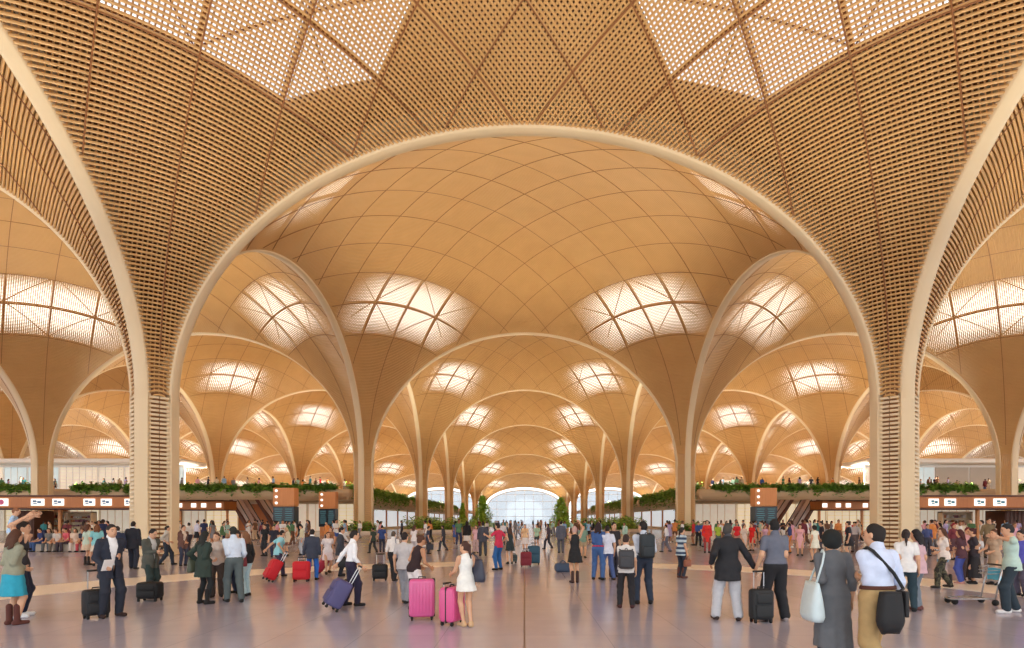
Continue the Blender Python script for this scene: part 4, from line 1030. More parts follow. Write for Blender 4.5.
for sx in (-1, 1):
    sd = 'left' if sx < 0 else 'right'; X = lambda a, b_: (min(sx * a, sx * b_), max(sx * a, sx * b_))
    a = (15.5, 20.0) if sx < 0 else (15.2, 20.0)
    x0, x1 = X(*a); bed(x0, x1, 61.0, 62.55, 'leafy planting bed in front of the second %s column' % sd, 900, 1.1)
    x0, x1 = X(7.2, 13.0); bed(x0, x1, 70, 74, 'low leafy bed in front of the third %s column' % sd, 2400, 1.5)
    x0, x1 = X(13.3, 16.6); bed(x0, x1, 76, 96, 'long leafy bed between the second and third %s columns' % sd, 3000, 1.7)
    x0, x1 = X(9, 13.0); bed(x0, x1, 100.9, 106, 'far leafy bed beyond the third %s column' % sd, 1200, 1.6, .4)
def tree(x, y, h_, w_, label, seed):
    o = empty('tree', (x, y, 0)); tag(o, label, 'tree'); g = np.random.default_rng(seed)
    b = MB(); b.bevel_box(-.7, .7, -.7, .7, 0, .7, .1); b.obj('tub', M['kerb'], o, True)
    b = MB(); b.tube([(0, 0, .6), (.06, .02, h_ * .4), (-.04, .03, h_ * .75), (0, 0, h_ * .96)], [.11, .08, .05, .02], 8); tr = b.obj('trunk', plain((110, 86, 60), .8), o, True)
    tips = []
    for k in range(26):
        t = g.uniform(.22, .95); a = g.uniform(0, 6.28); r = w_ * (1.05 - t) * 1.05 * g.uniform(.7, 1.1) + .1; p = Vector((0, 0, h_ * t)); q = p + Vector((r * math.cos(a), r * math.sin(a), r * .35))
        br = MB(); br.tube([p, p.lerp(q, .5) + Vector((0, 0, .1)), q], [.03, .02, .008], 5); br.obj('branch', plain((110, 86, 60), .8), tr); tips += [np.array(p.lerp(q, s)) for s in (.4, .6, .8, 1)]
    def cone_pts(gg, n):
        t = .16 + .84 * gg.random(n) ** 1.25; a = gg.uniform(0, 6.283, n); r = w_ * .88 * (1.02 - t) ** .75 * np.sqrt(gg.random(n)) * (.8 + .25 * np.sin(a * 3 + t * 14))
        return np.stack([r * np.cos(a), r * np.sin(a), h_ * t - .12 * r], 1)
    foliage(o, leaves(3400, cone_pts, .34, .8, seed), M['leaf_bright'], 'crown')
tree(ws(482.5, 92), 92, 5.6, 2.9, 'bright green young tree left of the far window', 11)
tree(ws(561, 88), 88, 5.2, 2.8, 'bright green young tree right of the far window', 12)
tree(ws(462.5, 118), 118, 5.2, 1.2, 'thin bright green tree behind the left nave bed', 13)

# ---------------------------------------------------------------- far glazed ends
YE = YF + 36 * 6 + .6
for i in range(-3, 4):
    H = HROW[6]; m = math.sqrt(SMAX); AX = A * m - 1.3; xs = np.linspace(-AX, AX, 33); zt = Z0 + (H - 1.3 - Z0) * np.sqrt(np.maximum(1 - (xs / AX) ** 2, 0))
    b = MB(); n = len(xs); v = [(x, 0, 0) for x in xs] + [(x, 0, z) for x, z in zip(xs, zt)] + [(x, .05, 0) for x in xs] + [(x, .05, z) for x, z in zip(xs, zt)]
    b.add(v, [(k, k + 1, n + k + 1, n + k) for k in range(n - 1)] + [(2 * n + k, 3 * n + k, 3 * n + k + 1, 2 * n + k + 1) for k in range(n - 1)])
    o = b.obj('window_%d' % (i + 4), M['glass']); o.location = (36 * i, YE, 0); struct(o)
    b = MB()
    for k in range(4, n - 1, 4): b.box(xs[k] - .05, xs[k] + .05, -.12, .12, 0, zt[k])
    for z in (3.2, 6.4, 9.6, 12.6):
        wx = AX * math.sqrt(max(1 - max((z - Z0) / (H - 1.3 - Z0), 0) ** 2, 0)); b.box(-wx, wx, -.1, .1, z - .06, z + .06)
    b.obj('window_frame', M['white'], o)
    b = MB(); r0 = []
    t = np.linspace(-math.pi / 2, math.pi / 2, 49)
    for tt in t:
        x, z = math.sin(tt) * AX, Z0 + (H - 1.3 - Z0) * math.cos(tt)
        n_ = Vector((math.sin(tt) * (H - Z0), 0, math.cos(tt) * AX)).normalized()
        for s, yy in ((-.2, -.2), (.2, -.2), (.2, .2), (-.2, .2)): r0.append((x + n_.x * s, yy, z + n_.z * s))
    b.add(r0, [(k * 4 + q, k * 4 + (q + 1) % 4, k * 4 + 4 + (q + 1) % 4, k * 4 + 4 + q) for k in range(48) for q in range(4)]); b.obj('white_surround', M['white'], o)
# low planter wall with seated people on the left
b = MB(); b.bevel_box(-4.2, 4.2, -.35, .35, 0, .42, .06); o = b.obj('bench', M['kerb']); o.location = (ws(66, 31), 31, 0); tag(o, 'long low pale stone bench with people sitting on it', 'bench')
# ---------------------------------------------------------------- the travellers, each where the photograph has them
def put_person(key, label, px, foot, head, face, s, cols, vox=None):
    x, d = ground(px, foot); hgt = max(1.3, min(1.95, (foot - head) * d / FPX))
    s = dict(s)
    return person(key, label, (x, d), face, s, cols, hgt, vox or (.014 if d < 12 else .018))
BLK, CHA, NAVY, DKB, WHT, OFF, GRY, LGR = (30, 30, 33), (52, 52, 58), (38, 44, 66), (58, 44, 36), (240, 240, 240), (228, 222, 212), (118, 118, 122), (176, 176, 178)
JEAN, LJEAN, DJEAN, KHA, BEI, TEAL, MINT, LBLU, PINK, RED, MAR = (62, 96, 150), (140, 166, 186), (44, 60, 84), (184, 154, 108), (206, 184, 156), (46, 160, 186), (180, 220, 212), (176, 204, 232), (226, 180, 190), (214, 44, 44), (110, 40, 48)
BRN, DGRN, OLV = (104, 70, 52), (52, 62, 54), (92, 92, 78)
BHAIR, LHAIR = (86, 54, 38), (128, 88, 60)
walkA = ((-.10, .20, 0), (.10, -.26, .03)); walkB = ((-.10, -.26, .03), (.10, .20, 0)); apart = ((-.14, .02, 0), (.14, .0, 0)); close_ = ((-.075, 0, 0), (.085, .03, 0)); cross_ = ((-.02, .06, 0), (.08, -.06, 0))
# --- left foreground
put_person('turq', 'woman in turquoise skirt and beige top with long brown hair and brown boots', 12, 625, 529, -20, dict(fem=1, top='shirt', hem=-.06, bottom='skirt', skirt=-.40, sflare=.04, hair='long', hl='front', hr='front', shoe='boots', yaw=8, feet=close_), dict(top=(150, 150, 128), bottom=TEAL, hair=BHAIR, shoe=(92, 48, 40)))
p, W = put_person('carrier', 'man in dark jeans and white trainers carrying a small child on his shoulders', 19, 617, 521, -60, dict(top='tee', bottom='jeans', hl='up', hr='up', feet=apart), dict(top=CHA, bottom=(36, 44, 66), shoe=WHT))
nk = W['neck']; f_ = R(-60)
person('child', 'small child in light blue shirt riding on the shoulders of a man', (nk.x + math.sin(f_) * .12, nk.y - math.cos(f_) * .12), -60, dict(top='tee', bottom='shorts', hem=-.02, hip=.62, feet=((-.17, .26, .05), (.17, .26, .05)), py=0, hl='front', hr='front', lean=6, nod=12), dict(top=LBLU, bottom=(230, 228, 220), hair=(140, 90, 60)), .95, .014, z=nk.z - .29)
W = put_person('suit', 'man in dark navy suit and white shirt holding papers, standing with a black suitcase', 110, 617, 524, -118, dict(top='jacket', bottom='trousers', hl='phone', hr=(.02, .20, -.40), nod=4, feet=apart), dict(top=(40, 44, 58), bottom=(38, 42, 54), undershirt=WHT, shoe=(54, 34, 30)))[1]
held('papers', 'sheaf of white papers in the hand of the man in the dark navy suit', 'papers', W, 'R', (.16, .012, .22), (236, 232, 226), (0, .03, .05), -30)
x, d = ground(96, 618); suitcase('suitcase', 'black upright suitcase standing beside the man in the dark navy suit', (x, d, 0), 55, (.38, .25, .50), BLK, 'soft', .32)
W = put_person('phoneman', 'man in olive jacket looking at his phone behind a low black case', 150, 597, 528, -105, dict(top='jacket', bottom='trousers', hl='phone', hr='phone', nod=26, feet=close_), dict(top=(84, 86, 78), bottom=(44, 60, 58), undershirt=(200, 200, 196)))[1]
held('phone', 'dark phone held by the man in the olive jacket', 'phone', W, 'R', (.075, .012, .15), (30, 32, 36), (-.04, .0, .04), -40)
x, d = ground(150, 601); suitcase('suitcase', 'low wide black case on the floor at the feet of the olive jacket man', (x, d, 0), 4, (.44, .30, .40), (20, 20, 22), 'soft', 0)
# --- group left of centre
W = put_person('green', 'woman in long dark green coat and dark tights with long dark hair, back turned', 203, 604, 531, -25, dict(fem=1, top='coat', hem=-.28, flare=.03, bottom='tights', hair='long', hl='hip', hr='front', feet=apart, shoe='boots'), dict(top=(48, 62, 54), bottom=(30, 34, 36), hair=(34, 36, 32)))[1]
tote('olive green shoulder bag on the left arm of the dark green coat woman', W, (78, 84, 66), -1, (.12, .30, .28), -.02, .27)
W = put_person('beige', 'woman facing us in a patterned grey top holding a beige tote, between two taller people', 217, 597, 532, 200, dict(fem=1, top='shirt', hem=-.08, bottom='trousers', hair='pony', hl='front', hr='hug', yaw=-20), dict(top=(196, 180, 168), bottom=(62, 50, 44), hair=BHAIR))[1]
tote('pale beige tote bag held by the woman facing us in the left group', W, (222, 186, 140), -1, (.12, .32, .36), -.0, .26)
put_person('whiteshirt', 'man in pale blue shirt with rolled sleeves and grey trousers, back turned, left group', 234, 602, 526, 40, dict(top='rolled', bottom='trousers', hl='front', hr='fwd', feet=((-.11, .12, 0), (.12, -.14, 0)), lean=6, yaw=20), dict(top=(212, 224, 238), bottom=(88, 98, 98), hair=(38, 40, 34)))
put_person('bluetee', 'man in bright blue top half hidden behind the left group', 239, 593, 530, 150, dict(top='tee', bottom='trousers', feet=close_), dict(top=(46, 70, 164), bottom=NAVY))
W = put_person('blackpale', 'woman in black top and pale blue jeans facing left in the group', 247, 596, 531, 75, dict(fem=1, top='shirt', hem=-.06, bottom='jeans', hair='long', hl='front', hr='down', feet=close_), dict(top=BLK, bottom=(176, 202, 208), hair=LHAIR))[1]
tote('dark red handbag carried by the woman in black top and pale jeans', W, (120, 30, 42), -1, (.12, .30, .24), .02, .24)
# --- red suitcases
p, W = put_person('cyanpull', 'woman in light turquoise top leaning to pull a tilted red suitcase', 279, 577, 529, -40, dict(fem=1, top='tee', bottom='trousers', hl='pull', hr='hip', lean=12, feet=walkA), dict(top=(150, 210, 220), bottom=(60, 52, 76)))
x, d = ground(272, 582); suitcase('suitcase', 'bright red suitcase tilted on its wheels, leftmost of the red ones', (x - .05, d, 0), -50, (.42, .26, .62), (196, 26, 38), 'soft', .3, -28)
put_person('jeansback', 'man in dark jacket and bright blue jeans standing with back turned beside a red suitcase', 312, 580, 529, 8, dict(top='jacket', bottom='jeans', hl='case', hr='down', feet=apart), dict(top=(58, 64, 80), bottom=(44, 104, 190)))
x, d = ground(301.5, 581.5); suitcase('suitcase', 'red suitcase standing upright beside the man in bright blue jeans', (x, d, 0), 6, (.44, .27, .56), (204, 28, 40), 'soft', .1)
put_person('whitepull', 'woman in white top walking left of a dark suited man, dragging a crimson case', 328, 574, 531, -150, dict(fem=1, top='tee', bottom='skirt', skirt=-.34, hair='long', hl='pull', hr='back', feet=walkB), dict(top=(236, 226, 226), bottom=(232, 214, 214), hair=BHAIR))
x, d = ground(325, 573.5); suitcase('suitcase', 'small crimson case tilted on its wheels near the dark suited man', (x - .2, d, 0), -80, (.38, .22, .52), (168, 36, 56), 'soft', .25, -36)
W = put_person('darksuit', 'man in dark suit carrying a black bag, just left of the white shirted man', 340, 576, 527, -70, dict(top='jacket', bottom='trousers', hl='case', hr='down', feet=apart), dict(top=(60, 62, 70), bottom=(40, 42, 50)))[1]
handbag('black holdall hanging from the hand of the dark suited man', W, 'R', BLK, (.18, .42, .26), 'holdall')
p, W = put_person('purpleman', 'man in white shirt and dark trousers walking with a purple suitcase behind him', 350, 606, 530, -62, dict(top='shirt', bottom='trousers', hl=(.10, -.26, -.46), hr='fwd', lean=5, feet=((-.10, -.10, 0), (.10, .14, 0))), dict(top=(244, 244, 248), bottom=(40, 34, 58)))
x, d = ground(337, 611); suitcase('suitcase', 'purple grey suitcase tilted on its wheels behind the man in white shirt', (x - .05, d, 0), -62, (.46, .30, .58), (84, 80, 122), 'soft', .36, -30)
# --- centre left
W = put_person('whiteblack', 'woman in white shirt and black trousers walking away beside a black wheeled bag', 393, 581, 531, -12, dict(fem=1, top='shirt', bottom='trousers', wide=.014, hair='short', hl='case', hr='down', feet=cross_), dict(top=(232, 226, 220), bottom=BLK, hair=(90, 76, 62)))[1]
tote('grey shoulder bag on the right side of the woman in white shirt and black trousers', W, (120, 122, 134), 1, (.12, .28, .24), .02, .25)
x, d = ground(380, 580.5); suitcase('suitcase', 'rounded black wheeled bag with silver pull handle, standing alone left of centre', (x, d, 0), 10, (.42, .28, .46), (26, 26, 28), 'soft', .28)
put_person('greylegs', 'man in grey shirt and grey trousers mostly hidden behind the black tank top figure', 404, 603, 532, -10, dict(top='tee', bottom='trousers', hl='down', hr='down', feet=cross_), dict(top=(196, 190, 188), bottom=(150, 150, 156)))
p, W = put_person('tank', 'woman in black tank top and white shorts leaning over the large pink suitcase', 413, 610, 534, -40, dict(fem=1, top='tank', bottom='shorts', short=.75, hair='bun', hl='front', hr='push', lean=14, tilt=6, feet=close_, skin=1), dict(top=(50, 32, 34), bottom=(238, 230, 228), hair=BHAIR))
x, d = ground(422, 619.5); suitcase('suitcase', 'large bright pink ribbed suitcase, bigger of the two pink ones', (x, d, 0), 8, (.43, .28, .70), (216, 96, 150), 'ribbed', 0)
W = put_person('whitedress', 'young woman in short white dress with dark bag beside the smaller pink suitcase', 466, 627, 541, 35, dict(fem=1, top='dress', sleeve=0, hem=-.20, flare=.05, bottom=None, hair='pony', hl='push', hr='down', feet=cross_, yaw=30), dict(top=(240, 238, 230), hair=(74, 46, 38), shoe=(206, 170, 130)))[1]
tote('large dark slate shoulder bag hanging behind the woman in the white dress', W, (56, 58, 74), 1, (.16, .42, .36), .20, .22)
x, d = ground(452, 624.5); suitcase('suitcase', 'smaller bright pink ribbed suitcase seen edge on, next to the white dress', (x, d, 0), 66, (.40, .27, .62), (218, 88, 142), 'ribbed', .05)
# --- centre
put_person('pinkjeans', 'man in crimson pink shirt and blue jeans with an arm held out to the left', 499, 570, 523, 60, dict(top='tee', bottom='jeans', hl=(.05, .42, -.08), hr='hip', feet=apart, skin=0), dict(top=(206, 52, 84), bottom=(40, 96, 156)))
put_person('darkdress', 'woman in dark green dress standing against the man in the crimson shirt', 510, 564, 527, 20, dict(fem=1, top='dress', sleeve=0, hem=-.30, flare=.07, bottom=None, hair='long', hl='front', hr='down'), dict(top=(44, 56, 58), hair=BHAIR))
put_person('suitmid', 'man in dark grey suit seen from behind, left of the crimson shirt', 483, 556, 522, 10, dict(top='jacket', bottom='trousers', feet=apart), dict(top=(70, 72, 82), bottom=(62, 64, 74)))
put_person('pinktop', 'woman in pale pink top beside the dark grey suit', 476, 553, 525, 170, dict(fem=1, top='tee', bottom='trousers', hair='long'), dict(top=(228, 180, 186), bottom=(200, 170, 170), hair=BHAIR))
put_person('blackcoat', 'woman in long black coat left of the dark grey suited man', 467, 549, 521, 30, dict(fem=1, top='coat', hem=-.1, bottom='skirt', hair='long'), dict(top=BLK, bottom=(232, 220, 210), hair=(30, 26, 24)))
x, d = ground(526, 567); suitcase('suitcase', 'dark red suitcase, lower left one of the pair standing in the middle', (x, d, 0), 0, (.40, .26, .55), (128, 34, 48), 'soft', .1)
x, d = ground(533.5, 565.5); suitcase('suitcase', 'teal blue suitcase, taller of the pair standing in the middle', (x + .02, d + .35, 0), 0, (.46, .27, .72), (48, 84, 104), 'soft', .1)
x, d = ground(514, 563); suitcase('suitcase', 'little grey case standing left of the red and teal pair', (x, d, 0), 20, (.24, .18, .34), (76, 96, 100), 'soft', .3)
# --- centre right
W = put_person('blackdress', 'woman in short black dress raising both hands to her hair', 575, 583, 526, 12, dict(fem=1, top='dress', sleeve=0, hem=-.30, flare=.08, bottom=None, hair='short', hl='face', hr='up', feet=close_, shoe='boots'), dict(top=(34, 34, 36), hair=(198, 160, 150), shoe=(62, 42, 40)))[1]
x, d = ground(566, 572); floor_bag('slate blue duffel bag lying on the floor left of the black dress', (x - .1, d, 0), 5, (70, 86, 110), (.56, .3, .3))
put_person('denim', 'woman in blue denim shirt with a red waistband and blue jeans', 598, 580, 522, -20, dict(fem=1, top='shirt', bottom='jeans', hair='long', belt=1, hl='front', hr='hug', feet=apart), dict(top=(64, 96, 152), bottom=(70, 104, 156), belt=(196, 40, 66), hair=(50, 34, 36)))
put_person('whitejean', 'man in white t shirt and blue jeans close to the denim shirted woman', 608, 580, 525, 20, dict(top='tee', bottom='jeans', hl='hug', hr='down', feet=((-.12, .15, 0), (.14, -.12, 0))), dict(top=(214, 218, 232), bottom=(72, 92, 140), shoe=DKB))
put_person('blackman', 'man in black t shirt and dark trousers behind the white t shirt', 613, 577, 522, 200, dict(top='tee', bottom='trousers', feet=close_), dict(top=(46, 40, 46), bottom=(52, 52, 66)))
W = put_person('packgirl', 'woman in white t shirt and black trousers with a small dark backpack', 626, 608, 534, -8, dict(fem=1, top='tee', bottom='trousers', wide=.008, hair='bun', hl='front', hr='down', feet=apart), dict(top=(220, 216, 212), bottom=(38, 36, 40), hair=(60, 44, 38), shoe=(72, 36, 36)))[1]
backpack('small charcoal backpack on the shorter woman of the standing pair', W, (66, 66, 70), .36)
W = put_person('packman', 'man in pale grey shirt and dark jeans wearing a large dark backpack', 644, 604, 521, 6, dict(top='rolled', bottom='jeans', hl='front', hr='strap', feet=apart, yaw=30), dict(top=(200, 208, 222), bottom=(48, 58, 76), hair=(34, 30, 28)))[1]
backpack('large black backpack on the taller man of the standing pair', W, (48, 54, 58), .48)
W = put_person('striped', 'person in blue and white striped top, dark trousers and brown boots', 681, 578, 527, -60, dict(top='tee', hem=-.16, bottom='trousers', wide=.01, hl='front', hr='down', hair='pony', shoe='boots', fem=1), dict(top=stripes((56, 76, 104), (190, 206, 214), .16), bottom=(44, 50, 64), shoe=(96, 56, 48)))[1]
handbag('small brown handbag beside the blue and white striped top', W, 'R', (150, 90, 66), (.10, .26, .2))
put_person('whitegrey', 'person in white top with grey trousers by the planting right of centre', 666, 552, 524, 60, dict(top='shirt', bottom='trousers', feet=walkA), dict(top=(226, 226, 232), bottom=(110, 110, 124)))
# --- right foreground pair
p, W = put_person('blazer', 'man in black blazer and pale grey trousers reaching for a black suitcase handle', 728, 620, 523, -8, dict(top='jacket', hem=-.22, bottom='trousers', wide=.03, hl='hip', hr=(.30, .12, -.46), feet=((-.20, .03, 0), (.17, -.02, 0)), yaw=-25, fat=1.1), dict(top=(38, 38, 42), undershirt=(70, 70, 76), bottom=(196, 196, 200), hair=(70, 66, 62), shoe=(58, 44, 42)))
p, W = put_person('polo', 'man in grey polo shirt and black trousers, back turned, right of a black suitcase', 776, 621, 519, 6, dict(top='polo', hem=.04, bottom='trousers', wide=.03, hl=(.12, .08, -.50), hr='front', feet=((-.13, .05, 0), (.15, -.02, 0)), fat=1.05), dict(top=(104, 108, 122), bottom=(34, 34, 38), hair=(28, 26, 26), shoe=(150, 140, 140)))
x, d = ground(761, 622.5); suitcase('suitcase', 'black upright suitcase with raised handle between the blazer man and polo man', (x, d, 0), 4, (.36, .24, .56), (38, 40, 42), 'soft', .28)
W = put_person('bob', 'woman with black bob hair in long grey tunic dress, nearest on the right', 833, 673, 529, -6, dict(fem=1, top='tunic', sleeve=1.35, hem=-.60, flare=.03, bottom='tights', hair='bob', hl='strap', hr='down', fat=1.05), dict(top=(98, 100, 104), bottom=(44, 44, 52), hair=(22, 26, 26)), .012)[1]
tote('large pale blue white leather bag on the left shoulder of the bob haired woman', W, (206, 222, 224), -1, (.18, .42, .42), -.06, .25)
W = put_person('messenger', 'man in light blue shirt and khaki trousers, nearest on the right, with shoulder bag', 876, 684, 521, 10, dict(top='rolled', bottom='trousers', belt=1, rise=.13, wide=.02, hl='phone', hr='down', yaw=25, fat=1.06, feet=walkB), dict(top=(206, 216, 238), bottom=(176, 146, 98), belt=(84, 44, 30), hair=(34, 28, 26)), .012)[1]
messenger('black messenger bag on the right hip of the man in light blue shirt', W, (28, 28, 30), 1, -.10, (.28, .15, .40), sit=(-.06, -.22))
# --- right side
put_person('whitetop', 'young woman in white t shirt and dark teal jeans, left of the pink top', 906, 611, 529, -30, dict(fem=1, top='tee', bottom='jeans', hair='pony', hl='front', hr='down', feet=apart), dict(top=(236, 234, 230), bottom=(40, 62, 72), hair=(50, 40, 38)))
put_person('pinkgrey', 'young woman in pale pink top and grey jeans with long black hair', 919, 610, 529, 30, dict(fem=1, top='tee', hem=-.14, bottom='jeans', wide=.004, hair='long', hl='front', hr='down', feet=close_), dict(top=(216, 178, 186), bottom=(122, 132, 142), hair=(36, 30, 34), shoe=(110, 64, 60)))
W = put_person('camo', 'woman in white top and camouflage trousers walking with a light blue bag', 943, 588, 527, 70, dict(fem=1, top='tee', bottom='trousers', hair='long', hl='front', hr='phone', feet=((-.1, .16, 0), (.1, -.2, .02)), shoe='boots'), dict(top=(238, 226, 216), bottom=patchy('camouflage_cloth', ((62, 64, 48), (98, 92, 70), (46, 44, 38)), 9), hair=BHAIR, shoe=(40, 36, 34)))[1]
tote('light blue bag at the side of the camouflage trousers', W, (120, 160, 196), 1, (.10, .26, .26), -.05, .24)
put_person('bluejean2', 'woman in dark maroon top and bright blue jeans standing next to a black dress', 962, 584, 529, 30, dict(fem=1, top='tee', hem=-.12, bottom='jeans', hair='long', hl='cross', hr='front', feet=close_), dict(top=(84, 52, 62), bottom=(66, 82, 160), hair=(74, 34, 34), shoe=(190, 140, 130)))
put_person('blackdress2', 'woman in dark t shirt and long black skirt right of the bright blue jeans', 974, 584, 528, 60, dict(fem=1, top='tee', bottom='skirt', skirt=-.72, sflare=.05, hair='bun', hl='front', hr='hip'), dict(top=(56, 50, 58), bottom=(40, 38, 42), hair=(70, 34, 36)))
put_person('pinkblouse', 'woman in pale pink blouse half hidden behind the maroon top', 967, 580, 527, 170, dict(fem=1, top='shirt', hem=-.08, bottom='trousers', hair='short', hl='cross', hr='cross'), dict(top=(214, 160, 160), bottom=(80, 66, 70), hair=MAR))
put_person('photoman', 'man in mint green t shirt and dark jeans holding both hands up to his face', 1011, 613, 523, 65, dict(top='tee', bottom='jeans', wide=.02, hl='face', hr='face', nod=14, feet=((-.12, .10, 0), (.16, -.12, 0))), dict(top=(188, 214, 202), bottom=(42, 56, 66), hair=(40, 38, 38), shoe=(226, 222, 220)))
put_person('dresslong', 'woman in long beige dress partly behind the luggage cart', 995, 585, 529, 100, dict(fem=1, top='dress', sleeve=.4, hem=-.55, flare=.05, bottom=None, hair='short', hl='front', hr='push'), dict(top=(184, 160, 136), hair=BHAIR))
x, d = ground(975, 604); luggage_cart('silver luggage cart with light blue panel, empty, at the right', (x, d, 0), 172).scale = (.8, .8, .8)
put_person('bluepolo', 'person in violet blue shirt at the right picture edge', 1022, 596, 530, 100, dict(top='tee', bottom='trousers'), dict(top=(92, 92, 190), bottom=(84, 78, 96)))
